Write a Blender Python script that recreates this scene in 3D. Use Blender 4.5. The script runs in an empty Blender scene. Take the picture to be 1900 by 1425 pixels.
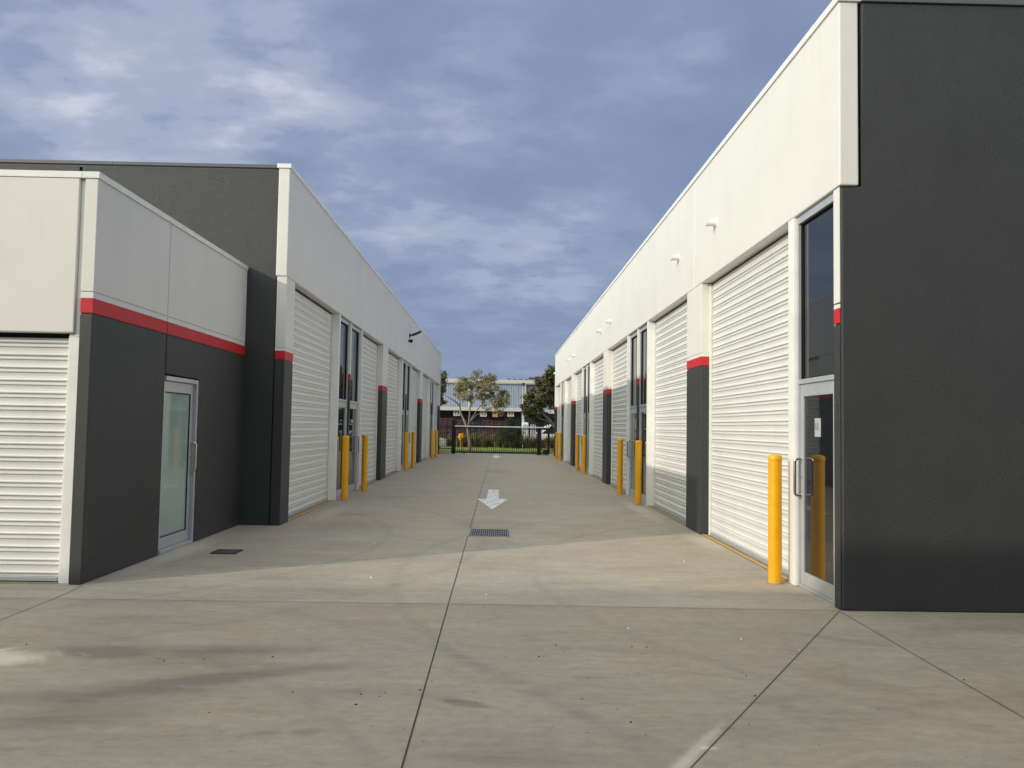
import bpy, bmesh, math, random
from mathutils import Vector, Matrix
R = math.radians
random.seed(7)
S = bpy.context.scene
COL = S.collection

# ------------------------------------------------------------------ camera
cam_d = bpy.data.cameras.new("camera")
cam = bpy.data.objects.new("camera", cam_d); COL.objects.link(cam)
cam_d.sensor_fit = 'HORIZONTAL'; cam_d.sensor_width = 36.0
cam_d.lens = 1530.0 / 1900.0 * 36.0
cam_d.clip_start = 0.05; cam_d.clip_end = 3000
cam.matrix_world = (Matrix.Translation((0, 0, 1.65)) @ Matrix.Rotation(-0.0147957, 4, 'Z')
                    @ Matrix.Rotation(math.pi / 2 + 0.0518437, 4, 'X') @ Matrix.Rotation(0.0168, 4, 'Z'))
S.camera = cam

# ------------------------------------------------------------------ view, sun and sky
S.view_settings.view_transform = 'Standard'
S.view_settings.look = 'None'
S.view_settings.exposure = 0.05
S.view_settings.gamma = 1.0
SUN = Vector((-0.832, -0.555, 0.374)).normalized()          # towards the sun
SUN_STRENGTH = 2.45
SKY_STRENGTH = 0.1
sun_d = bpy.data.lights.new("sun", 'SUN')
sun_d.energy = SUN_STRENGTH; sun_d.angle = R(0.6); sun_d.color = (1.0, 0.915, 0.79)
sun = bpy.data.objects.new("sun", sun_d); COL.objects.link(sun)
sun.rotation_euler = (-SUN).to_track_quat('-Z', 'Y').to_euler()
sun.location = SUN * 60

W = bpy.data.worlds.new("World"); S.world = W; W.use_nodes = True
nt = W.node_tree; nt.nodes.clear()
def wn(t, **k):
    n = nt.nodes.new(t)
    for a, b in k.items(): setattr(n, a, b)
    return n
def wl(a, b): nt.links.new(a, b)
def wmath(op, a, b=None, clamp=False):
    n = wn('ShaderNodeMath', operation=op, use_clamp=clamp)
    for i, v in enumerate((a, b)):
        if v is None: continue
        if isinstance(v, (int, float)): n.inputs[i].default_value = v
        else: wl(v, n.inputs[i])
    return n.outputs[0]
def wramp(fac, stops, interp='EASE'):
    r = wn('ShaderNodeValToRGB'); r.color_ramp.interpolation = interp
    e = r.color_ramp.elements
    while len(e) < len(stops): e.new(0.5)
    for el, (p, c) in zip(e, stops): el.position = p; el.color = (*c, 1)
    wl(fac, r.inputs[0]); return r.outputs[0]
def wmix(fac, a, b, bt='MIX'):
    n = wn('ShaderNodeMix', data_type='RGBA', blend_type=bt)
    for s, v in ((0, fac), (6, a), (7, b)):
        if isinstance(v, (int, float)): n.inputs[s].default_value = v
        elif isinstance(v, tuple): n.inputs[s].default_value = (*v, 1)
        else: wl(v, n.inputs[s])
    return n.outputs[2]
sky = wn('ShaderNodeTexSky', sky_type='NISHITA', sun_disc=False)
sky.sun_elevation = math.asin(SUN.z); sky.sun_rotation = math.atan2(SUN.x, SUN.y)
sky.air_density = 1.0; sky.dust_density = 1.2; sky.ozone_density = 1.5
tc = wn('ShaderNodeTexCoord')
vn = wn('ShaderNodeVectorMath', operation='NORMALIZE'); wl(tc.outputs['Generated'], vn.inputs[0])
D = vn.outputs[0]
sep = wn('ShaderNodeSeparateXYZ'); wl(D, sep.inputs[0])
zz = wmath('ADD', wmath('MAXIMUM', sep.outputs[2], 0.0), 0.24)
cmb = wn('ShaderNodeCombineXYZ')
wl(wmath('DIVIDE', sep.outputs[0], zz), cmb.inputs[0]); wl(wmath('DIVIDE', sep.outputs[1], zz), cmb.inputs[1])
def wnoise(scale, detail, rough, off, dist=0.0, stretch=(1, 1, 1)):
    m = wn('ShaderNodeMapping'); wl(cmb.outputs[0], m.inputs[0]); m.inputs['Location'].default_value = off; m.inputs['Scale'].default_value = stretch
    n = wn('ShaderNodeTexNoise'); wl(m.outputs[0], n.inputs['Vector'])
    n.inputs['Scale'].default_value = scale; n.inputs['Detail'].default_value = detail
    n.inputs['Roughness'].default_value = rough; n.inputs['Distortion'].default_value = dist
    return n.outputs[0]
big = wnoise(1.1, 4, 0.55, (3.1, 7.7, 0), 0.1)
fine = wnoise(4.3, 10, 0.55, (1.3, 2.2, 4.0), 0.12, (0.9, 1.15, 1))
# brighter breaks and darker banks of cloud in fixed directions of the sky
def lobe(v, power):
    n = wn('ShaderNodeVectorMath', operation='DOT_PRODUCT'); wl(D, n.inputs[0])
    n.inputs[1].default_value = Vector(v).normalized()
    return wmath('POWER', wmath('MAXIMUM', n.outputs['Value'], 0.0), power)
def pixdir(x, y):
    return cam.matrix_world.to_3x3() @ Vector(((x - 950) / 1530, -(y - 712.5) / 1530, -1))
bright = None
for (x, y, p, a) in [(530, 120, 420, .24), (470, 110, 160, .12), (40, 110, 160, .08), (160, 205, 300, .22), (20, 30, 60, .05),
                     (410, 245, 600, .16), (865, 195, 500, .17), (1275, 105, 350, .20), (880, 480, 700, .18), (730, 440, 600, .14),
                     (1040, 430, 400, .10), (350, 20, 500, .08), (1000, 480, 500, .08), (640, 345, 800, .10),
                     (430, 40, 500, -.16), (50, 255, 600, -.14), (1420, 60, 60, -.10), (1300, 300, 120, -.10), (820, 560, 200, -.06),
                     (620, 130, 250, -.05), (300, 170, 700, -.10)]:
    t = wmath('MULTIPLY', lobe(pixdir(x, y), p), a)
    bright = t if bright is None else wmath('ADD', bright, t)
ripple = wnoise(10.5, 8, 0.55, (6.3, 1.2, 8.0), 0.1, (0.85, 1.2, 1))
dens = wmath('ADD', wmath('ADD', wmath('MULTIPLY', big, 0.36), wmath('MULTIPLY', fine, 0.48)), wmath('MULTIPLY', ripple, 0.18))
dens = wmath('ADD', dens, wmath('MULTIPLY', bright, wmath('ADD', wmath('ADD', wmath('MULTIPLY', fine, 1.5), wmath('MULTIPLY', ripple, 1.0)), -0.5)))
cloud = wramp(dens, [(0.36, (0.212, 0.268, 0.440)), (0.47, (0.236, 0.298, 0.448)), (0.56, (0.278, 0.336, 0.490)), (0.67, (0.365, 0.415, 0.565)), (0.90, (0.57, 0.60, 0.71))])
low = wramp(sep.outputs[2], [(0.0, (1.10, 1.10, 1.05)), (0.14, (0.98, 1.0, 1.0)), (0.42, (1.0, 1.0, 1.0))])
cloud = wmix(1.0, cloud, low, 'MULTIPLY')
# the cloud deck is lit from the sun's side and is brightest there and overhead
sd = wn('ShaderNodeVectorMath', operation='DOT_PRODUCT'); wl(D, sd.inputs[0]); sd.inputs[1].default_value = SUN
mr = wn('ShaderNodeMapRange', interpolation_type='SMOOTHSTEP'); wl(sd.outputs['Value'], mr.inputs[0])
mr.inputs[1].default_value = 0.12; mr.inputs[2].default_value = 0.95
gain = wmath('ADD', 1.0, wmath('MULTIPLY', mr.outputs[0], 5.0))
mr2 = wn('ShaderNodeMapRange', interpolation_type='SMOOTHSTEP'); wl(sep.outputs[2], mr2.inputs[0])
mr2.inputs[1].default_value = 0.5; mr2.inputs[2].default_value = 1.0
gain = wmath('ADD', gain, wmath('MULTIPLY', mr2.outputs[0], 1.7))
gcol = wn('ShaderNodeCombineXYZ')
wl(wmath('POWER', gain, 1.08), gcol.inputs[0]); wl(wmath('POWER', gain, 0.99), gcol.inputs[1]); wl(wmath('POWER', gain, 0.72), gcol.inputs[2])
cloud = wmix(1.0, cloud, gcol.outputs[0], 'MULTIPLY')
cl10 = wmix(1.0, cloud, (1 / SKY_STRENGTH,) * 3, 'MULTIPLY')
cover = wmath('ADD', 0.94, wmath('MULTIPLY', fine, 0.10), True)
out = wmix(cover, sky.outputs[0], cl10)
bg = wn('ShaderNodeBackground'); wl(out, bg.inputs[0]); bg.inputs[1].default_value = SKY_STRENGTH
wo = wn('ShaderNodeOutputWorld'); wl(bg.outputs[0], wo.inputs[0])

# ------------------------------------------------------------------ material helpers
class NT:
    def __init__(s, name):
        s.m = bpy.data.materials.new(name); s.m.use_nodes = True
        s.t = s.m.node_tree; s.b = s.t.nodes['Principled BSDF']
        g = s.t.nodes.new('ShaderNodeNewGeometry'); s.pos = g.outputs['Position']
    def n(s, t, **k):
        n = s.t.nodes.new(t)
        for a, b in k.items(): setattr(n, a, b)
        return n
    def l(s, a, b): s.t.links.new(a, b)
    def val(s, sock, v):
        if isinstance(v, (int, float)): sock.default_value = v
        elif isinstance(v, tuple): sock.default_value = (*v, 1) if len(v) == 3 and sock.type == 'RGBA' else v
        else: s.l(v, sock)
    def math(s, op, a, b=None, clamp=False):
        n = s.n('ShaderNodeMath', operation=op, use_clamp=clamp)
        s.val(n.inputs[0], a)
        if b is not None: s.val(n.inputs[1], b)
        return n.outputs[0]
    def mapping(s, scale=(1, 1, 1), loc=(0, 0, 0), rot=(0, 0, 0)):
        m = s.n('ShaderNodeMapping'); s.l(s.pos, m.inputs[0])
        m.inputs['Scale'].default_value = scale; m.inputs['Location'].default_value = loc; m.inputs['Rotation'].default_value = rot
        return m.outputs[0]
    def noise(s, scale, detail=4, rough=.5, vec=None, dist=0.0):
        n = s.n('ShaderNodeTexNoise'); s.l(vec or s.pos, n.inputs['Vector'])
        n.inputs['Scale'].default_value = scale; n.inputs['Detail'].default_value = detail
        n.inputs['Roughness'].default_value = rough; n.inputs['Distortion'].default_value = dist
        return n.outputs[0]
    def ramp(s, fac, stops, interp='LINEAR'):
        r = s.n('ShaderNodeValToRGB'); r.color_ramp.interpolation = interp
        e = r.color_ramp.elements
        while len(e) < len(stops): e.new(0.5)
        for el, (p, c) in zip(e, stops):
            el.position = p; el.color = (*c, 1) if isinstance(c, tuple) else (c, c, c, 1)
        s.l(fac, r.inputs[0]); return r.outputs[0]
    def mix(s, fac, a, b, bt='MIX'):
        n = s.n('ShaderNodeMix', data_type='RGBA', blend_type=bt)
        s.val(n.inputs[0], fac); s.val(n.inputs[6], a); s.val(n.inputs[7], b)
        return n.outputs[2]
    def bump(s, h, dist=.002, strength=1.0, normal=None):
        b = s.n('ShaderNodeBump'); s.val(b.inputs['Height'], h)
        b.inputs['Distance'].default_value = dist; b.inputs['Strength'].default_value = strength
        if normal: s.l(normal, b.inputs['Normal'])
        s.l(b.outputs[0], s.b.inputs['Normal']); return b.outputs[0]
    def set(s, color=None, rough=None, metal=None, spec=None, coat=None):
        if color is not None: s.val(s.b.inputs['Base Color'], color)
        if rough is not None: s.val(s.b.inputs['Roughness'], rough)
        if metal is not None: s.b.inputs['Metallic'].default_value = metal
        if spec is not None: s.b.inputs['Specular IOR Level'].default_value = spec
        if coat is not None: s.b.inputs['Coat Weight'].default_value = coat; s.b.inputs['Coat Roughness'].default_value = .08
        return s.m

def textured_paint(name, col, rough=.55, spec=.35, var=.06, bump=.0016, runoff=False):
    s = NT(name)
    a = s.noise(1.1, 5, .6); b = s.noise(26, 3, .6)
    streak = s.noise(2.4, 4, .6, s.mapping((2.2, 2.2, .16)))
    f = s.math('ADD', s.math('MULTIPLY', a, .75), s.math('MULTIPLY', streak, .25))
    dk = tuple(c * (1 - var * 1.6) for c in col); lt = tuple(min(1, c * (1 + var)) for c in col)
    c = s.ramp(f, [(.32, dk), (.5, col), (.68, lt)])
    if runoff:
        zs = s.n('ShaderNodeSeparateXYZ'); s.l(s.pos, zs.inputs[0])
        ru = s.noise(6, 5, .6, s.mapping((1.6, 1.6, .05))); tp = s.noise(1.7, 3, .6, s.mapping((1, 1, .02)))
        hgt = s.ramp(s.math('DIVIDE', zs.outputs[2], 10.0), [(.30, .0), (.385, .35), (.41, .0), (.48, .25), (.57, 1.0)])
        c = s.mix(s.math('MULTIPLY', s.math('MULTIPLY', s.ramp(ru, [(.52, 0.0), (.70, .17)]), s.ramp(tp, [(.42, .1), (.62, 1.0)])), hgt), c, (.42, .40, .35))
    # rolled-on texture coat: orange-peel bumps with scattered nibs
    v = s.n('ShaderNodeTexVoronoi'); s.l(s.pos, v.inputs['Vector']); v.inputs['Scale'].default_value = 46
    nib = s.ramp(v.outputs['Distance'], [(.0, 1.0), (.30, 0.0)])
    sel = s.ramp(s.noise(3.5, 5, .7), [(.44, 0.05), (.60, 1.0)])
    h = s.math('ADD', s.math('MULTIPLY', s.noise(105, 4, .65), .8), s.math('MULTIPLY', s.math('MULTIPLY', nib, sel), 1.1))
    s.bump(h, bump, .9)
    return s.set(c, s.ramp(b, [(.3, rough - .08), (.7, rough + .08)]), spec=spec)
def smooth_paint(name, col, rough=.4, spec=.5, var=.04, metal=0, scale=3.0, coat=None):
    s = NT(name)
    f = s.noise(scale, 5, .6)
    c = s.ramp(f, [(.35, tuple(x * (1 - var * 1.5) for x in col)), (.65, tuple(min(1, x * (1 + var)) for x in col))])
    s.bump(s.noise(120, 2, .5), .0004, .4)
    return s.set(c, s.ramp(s.noise(9, 4, .6), [(.3, max(.02, rough - .06)), (.7, rough + .06)]), metal, spec, coat)

M = {}
M['white_wall'] = textured_paint('white_wall', (.705, .692, .652), bump=.0018, var=.03, runoff=True)
M['dark_wall'] = textured_paint('dark_wall', (.0385, .0412, .0412), rough=.50, spec=.44, bump=.0085, var=.08)
M['red_wall'] = textured_paint('red_wall', (.52, .022, .030), bump=.0012)
M['white_metal'] = smooth_paint('white_metal', (.80, .80, .765), .42)
M['white_cap'] = smooth_paint('white_cap', (.80, .80, .77), .38)
M['dark_cap'] = smooth_paint('dark_cap', (.10, .105, .11), .42)
def roller_mat():
    s = NT('roller_steel')
    dirt = s.noise(1.6, 6, .65, s.mapping((1, 1, 1.5)))
    st = s.noise(5, 4, .6, s.mapping((3, 3, .25)))
    c = s.ramp(s.math('ADD', s.math('MULTIPLY', dirt, .6), s.math('MULTIPLY', st, .4)),
               [(.30, (.685, .685, .65)), (.5, (.72, .72, .695)), (.7, (.74, .74, .72))])
    return s.set(c, s.ramp(dirt, [(.3, .36), (.7, .46)]), 0, .5)
M['roller'] = roller_mat()
M['aluminium'] = smooth_paint('aluminium', (.50, .52, .55), .38, .5, metal=.35)
M['black'] = smooth_paint('black_powdercoat', (.012, .012, .014), .4, .4)
M['rubber'] = smooth_paint('black_rubber', (.016, .016, .016), .8, .2)
M['stainless'] = smooth_paint('stainless', (.60, .59, .56), .22, .5, metal=1)
M['galv'] = smooth_paint('galvanised', (.70, .71, .71), .40, .5, metal=.6, scale=30, var=.15)
M['grate'] = smooth_paint('grate_steel', (.31, .31, .30), .5, .4, metal=.3, scale=20, var=.2)
M['paper'] = smooth_paint('paper', (.78, .78, .76), .7)
M['ink'] = smooth_paint('ink', (.02, .02, .02), .7)
def yellow_mat():
    s = NT('yellow_paint')
    f = s.noise(7, 5, .6); g = s.noise(55, 3, .6)
    c = s.ramp(f, [(.35, (.80, .375, .004)), (.65, (.88, .425, .005))])
    z = s.n('ShaderNodeSeparateXYZ'); s.l(s.pos, z.inputs[0])
    low = s.math('MULTIPLY', s.ramp(z.outputs[2], [(.0, 1.0), (.12, 0.0)]), s.ramp(g, [(.45, 0.0), (.6, .55)]))
    c = s.mix(low, c, (.36, .26, .13))
    s.bump(s.noise(90, 2, .5), .0006, .5)
    return s.set(c, s.ramp(g, [(.3, .34), (.7, .48)]), spec=.45)
M['yellow'] = yellow_mat()
def glass_mat(name, col, rough=.015, ior=1.62):
    s = NT(name)
    s.b.inputs['IOR'].default_value = ior
    f = s.noise(2.5, 5, .6)
    # slight smear and the gentle waviness of toughened glass
    s.bump(s.noise(1.3, 1, .4), .0010, .35)
    return s.set(s.ramp(f, [(.3, col), (.7, tuple(c * 1.15 for c in col))]), s.ramp(f, [(.4, rough), (.75, rough + .03)]), 0, .6)
M['glass'] = glass_mat('tinted_glass', (.010, .012, .014))
M['frosted'] = glass_mat('frosted_glass', (.30, .385, .345), .03, 1.75)
M['windscreen'] = glass_mat('windscreen', (.02, .025, .03))

# concrete pavement with its own stains and tyre scuffs, and pale patches
def concrete_mat():
    s = NT('concrete')
    xyz = s.n('ShaderNodeSeparateXYZ'); s.l(s.pos, xyz.inputs[0]); X, Y = xyz.outputs[0], xyz.outputs[1]
    large = s.noise(.33, 5, .6, dist=.4)
    mid = s.noise(1.4, 6, .62, s.mapping((.55, 1.2, 1), rot=(0, 0, R(12))), .5)
    brm = s.noise(5.2, 7, .66, s.mapping((.28, 1.9, 1), rot=(0, 0, R(4))), .3)
    grain = s.noise(95, 3, .7); mott = s.noise(11, 8, .72, s.mapping((.8, 1.3, 1))); flk = s.noise(38, 3, .6)
    warm = s.ramp(large, [(.34, (.382, .316, .238)), (.50, (.378, .326, .258)), (.66, (.356, .322, .272))])
    t = s.math('ADD', s.math('MULTIPLY', mid, .70), s.math('MULTIPLY', brm, .30))
    tone = s.ramp(t, [(.30, .72), (.44, .93), (.56, 1.03), (.72, 1.17)])
    c = s.mix(1.0, warm, tone, 'MULTIPLY')
    c = s.mix(1.0, c, s.ramp(grain, [(.25, .88), (.75, 1.10)]), 'MULTIPLY')
    c = s.mix(1.0, c, s.ramp(mott, [(.28, .78), (.46, .97), (.56, 1.03), (.72, 1.16)]), 'MULTIPLY')
    c = s.mix(s.math('MULTIPLY', s.ramp(flk, [(.66, 0.0), (.72, .55)]), s.ramp(mid, [(.42, 0.0), (.58, 1.0)])), c, (.12, .105, .09))
    # the foreground's shade put into the colour: front slab darkened and browned
    slab_shade = s.math('LESS_THAN', Y, 7.735)
    c = s.mix(slab_shade, c, s.mix(1.0, c, (.885, .86, .845), 'MULTIPLY'))
    brk = s.noise(2.6, 6, .65, dist=.6)
    def ell(x, y, rx, ry, rot, soft, amount, kc=.8):
        m = s.mapping((1 / rx, 1 / ry, 0))
        mp = m.node; mp.vector_type = 'TEXTURE'
        mp.inputs['Scale'].default_value = (rx, ry, 1); mp.inputs['Location'].default_value = (x, y, 0); mp.inputs['Rotation'].default_value = (0, 0, R(rot))
        ln = s.n('ShaderNodeVectorMath', operation='LENGTH'); s.l(m, ln.inputs[0])
        d = s.math('ADD', ln.outputs['Value'], s.math('MULTIPLY', s.math('SUBTRACT', brk, .5), kc))
        return s.math('MULTIPLY', s.ramp(d, [(max(0, 1 - soft), 1.0), (1.0, 0.0)], 'EASE'), amount)
    stains = None
    for a in [(-2.80, 6.02, .50, .26, 0, .8, .95), (-2.0, 6.08, 1.1, .24, 6, .9, .75), (-2.1, 5.2, .80, .40, 24, .95, .85), (-2.4, 4.7, .8, .30, 12, .95, .75),
              (-1.5, 5.55, 1.0, .16, 22, .9, .7), (-2.9, 5.0, .9, .18, 5, .9, .5), (-.20, 5.02, .28, .085, -22, .7, .9, 1.3), (-1.22, 4.5, .16, .07, 10, .8, .5, 1.8), (-1.0, 4.52, .16, .08, 10, .8, .5, 1.8),
              (1.55, 5.6, .42, .05, -18, .7, .35), (.65, 5.55, .20, .05, 0, .6, .38), (.3, 6.5, .2, .05, 10, .6, .25), (2.4, 5.5, .5, .2, -30, .8, .35), (2.8, 6.6, .5, .1, -30, .7, .35),
              (-.1, 14.0, .9, 1.0, 0, .5, .26), (.0, 11.9, .35, .35, 0, .5, .22), (.0, 30.5, .8, 1.4, 0, .6, .30), (2.6, 16.3, .5, .5, 0, .8, .22), (-2.4, 13.6, .9, 1.1, 20, .8, .22),
              (1.8, 20.5, 1.2, .5, 0, .9, .20), (.2, 4.2, .5, .15, 8, .8, .25), (1.0, 6.2, .8, .12, -12, .8, .20), (-.9, 7.0, .9, .18, 5, .8, .18)]:
        e = ell(*a); stains = e if stains is None else s.math('ADD', stains, e)
    stains = s.math('MULTIPLY', stains, s.ramp(brm, [(.30, .35), (.62, 1.15)]))
    c = s.mix(s.math('MINIMUM', stains, .75), c, (.155, .132, .108))
    # streaky rubber and broom marks in two directions
    for ang, sc, off, lo, hi, am in ((14, 2.3, 0, .58, .68, .34), (-24, 3.1, 5, .60, .69, .34), (3, 4.6, 9, .57, .66, .28), (62, 2.6, 13, .61, .70, .26)):
        q = s.noise(sc, 8, .68, s.mapping((.40, 1.9, 1), (off, off, 0), (0, 0, R(ang))), .5)
        patch = s.ramp(s.noise(.55, 3, .6, s.mapping((1, 1, 1), (off * 2, 3, 0))), [(.40, 0.15), (.60, 1.0)])
        c = s.mix(s.math('MULTIPLY', s.math('MULTIPLY', s.ramp(q, [(lo, 0.0), (hi, 1.0)]), patch), am), c, (.175, .150, .125))
        c = s.mix(s.math('MULTIPLY', s.ramp(q, [(.26, 1.0), (.42, 0.0)]), am * .45), c, (.50, .455, .375))
    # curved tyre scuffs
    def arc(cx, cy, rad, w, amount):
        dx = s.math('SUBTRACT', X, cx); dy = s.math('SUBTRACT', Y, cy)
        r2 = s.math('SQRT', s.math('ADD', s.math('MULTIPLY', dx, dx), s.math('MULTIPLY', dy, dy)))
        d = s.math('DIVIDE', s.math('ABSOLUTE', s.math('SUBTRACT', r2, rad)), w)
        f = s.math('SUBTRACT', 1.0, d, True)
        return s.math('MULTIPLY', s.math('MULTIPLY', f, s.ramp(brm, [(.38, 0.05), (.60, 1.0)])), amount * 1.15)
    arcs = None
    for a in [(-.2, 13.2, 1.55, .07, .22), (6.5, 9.5, 7.6, .11, .26), (6.5, 9.5, 6.1, .11, .24), (-7.5, 12, 7.3, .12, .24), (-7.5, 12, 5.9, .10, .22), (-5, 2, 6.2, .12, .25), (-5, 2, 4.9, .10, .25), (9, 1.5, 6.5, .10, .25),
              (5, 19, 4.2, .10, .22), (-5.5, 22, 4.5, .12, .2)]:
        e = arc(*a); arcs = e if arcs is None else s.math('ADD', arcs, e)
    c = s.mix(s.math('MINIMUM', arcs, .6), c, (.15, .14, .125))
    # pale patches: the wedge at the left, along the sealed joint, along the wall feet
    pale = ell(-3.95, 5.72, 1.05, .36, 10, .35, .70, 1.0)
    for a in [(1.10, 4.42, .60, .050, 58, .8, .36, 1.2), (.92, 4.1, .35, .08, 58, .8, .30, 1.1), (1.12, 4.36, .06, .03, 0, .5, .5, .5), (3.1, 12.2, .35, 1.2, 0, .8, .35, .9), (-4.0, 10.6, .3, 2.2, 0, .8, .45, .9),
              (-3.1, 15.5, .3, 2, 0, .8, .25, .9), (2.9, 17, .25, 3, 0, .8, .28, .9)]:
        pale = s.math('ADD', pale, ell(*a))
    c = s.mix(s.math('MINIMUM', pale, .85), c, (.66, .60, .47))
    # pits
    v = s.n('ShaderNodeTexVoronoi'); s.l(s.pos, v.inputs['Vector']); v.inputs['Scale'].default_value = 9
    v.inputs['Randomness'].default_value = 1.0
    pit = s.math('MULTIPLY', s.ramp(v.outputs['Distance'], [(.035, 1.0), (.06, 0.0)]), s.ramp(s.noise(1.1, 3, .6), [(.48, 0.0), (.56, .8)]))
    c = s.mix(pit, c, (.07, .062, .055))
    h = s.math('ADD', s.math('MULTIPLY', grain, .5), s.math('ADD', s.math('MULTIPLY', brm, .6), s.math('MULTIPLY', pit, -.6)))
    s.bump(h, .0022, .7)
    return s.set(c, s.ramp(mid, [(.3, .62), (.7, .82)]), spec=.28)
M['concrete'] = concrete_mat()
def simple_noise(name, stops, scale, rough=.85, detail=6, bump=.01, bscale=30):
    s = NT(name)
    c = s.ramp(s.noise(scale, detail, .65), stops)
    s.bump(s.noise(bscale, 4, .6), bump, .6)
    return s.set(c, rough, spec=.25)
M['threshold'] = simple_noise('olive_threshold_concrete', [(.3, (.20, .175, .12)), (.7, (.30, .265, .19))], 4)  # darker, olive toned concrete
M['joint'] = simple_noise('joint_sealant', [(.3, (.030, .028, .026)), (.7, (.055, .05, .045))], 20)
M['joint_thin'] = simple_noise('sawn_joint', [(.3, (.13, .115, .098)), (.7, (.20, .178, .15))], 6)
def arrow_mat():
    s = NT('road_paint')
    w = s.noise(7, 6, .7, s.mapping((1, .35, 1)))
    c = s.ramp(w, [(.36, (.36, .345, .32)), (.47, (.66, .66, .66)), (.7, (.80, .81, .82))])
    return s.set(c, .6)
M['road_paint'] = arrow_mat()
M['earth'] = simple_noise('earth', [(.3, (.10, .085, .05)), (.7, (.17, .15, .08))], .5)
M['grass'] = simple_noise('grass_blades', [(.3, (.15, .20, .035)), (.7, (.26, .29, .07))], 1.2, .7)
M['reed'] = simple_noise('reeds', [(.3, (.060, .058, .022)), (.5, (.13, .115, .045)), (.72, (.26, .205, .095))], 3.5, .8)
M['bark'] = simple_noise('bark', [(.3, (.13, .10, .08)), (.7, (.30, .25, .20))], 6, .85)
M['leaf_olive'] = simple_noise('olive_leaves', [(.28, (.12, .115, .055)), (.5, (.26, .235, .13)), (.72, (.40, .34, .21))], 1.6, .6)
M['leaf_dark'] = simple_noise('dark_leaves', [(.28, (.024, .033, .014)), (.5, (.080, .085, .034)), (.72, (.21, .185, .08))], 1.3, .55)
M['leaf_bush'] = simple_noise('bush_leaves', [(.3, (.022, .034, .012)), (.7, (.055, .070, .024))], 2.2, .6)
def cladding_mat():
    s = NT('blue_cladding')
    sx = s.n('ShaderNodeSeparateXYZ'); s.l(s.pos, sx.inputs[0])
    c = s.ramp(s.noise(.8, 5, .6, s.mapping((1, 1, .2))), [(.3, (.20, .24, .315)), (.7, (.27, .31, .39))])
    return s.set(c, .5, spec=.4)
M['cladding'] = cladding_mat()
M['cream'] = smooth_paint('cream_trim', (.47, .45, .39), .5)
M['shade_dark_wall'] = smooth_paint('shaded_brick', (.045, .046, .055), .8)  # dark colour carries the shade under the awning and tree
M['rack_red'] = smooth_paint('rack_red', (.15, .014, .014), .6)  # red darkened: the shade over the yard is put into it
M['crate_dark'] = smooth_paint('crate_dark', (.035, .035, .040), .7)
M['crate_mesh'] = smooth_paint('crate_mesh', (.16, .12, .12), .6)
M['solar'] = glass_mat('solar_cell', (.012, .015, .03), .08)
M['car_white'] = smooth_paint('car_white', (.74, .75, .77), .25, .5, coat=.6)
M['orange'] = smooth_paint('orange_sign', (.50, .20, .08), .6)
M['roof'] = smooth_paint('roof_steel', (.40, .41, .42), .5)

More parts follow.
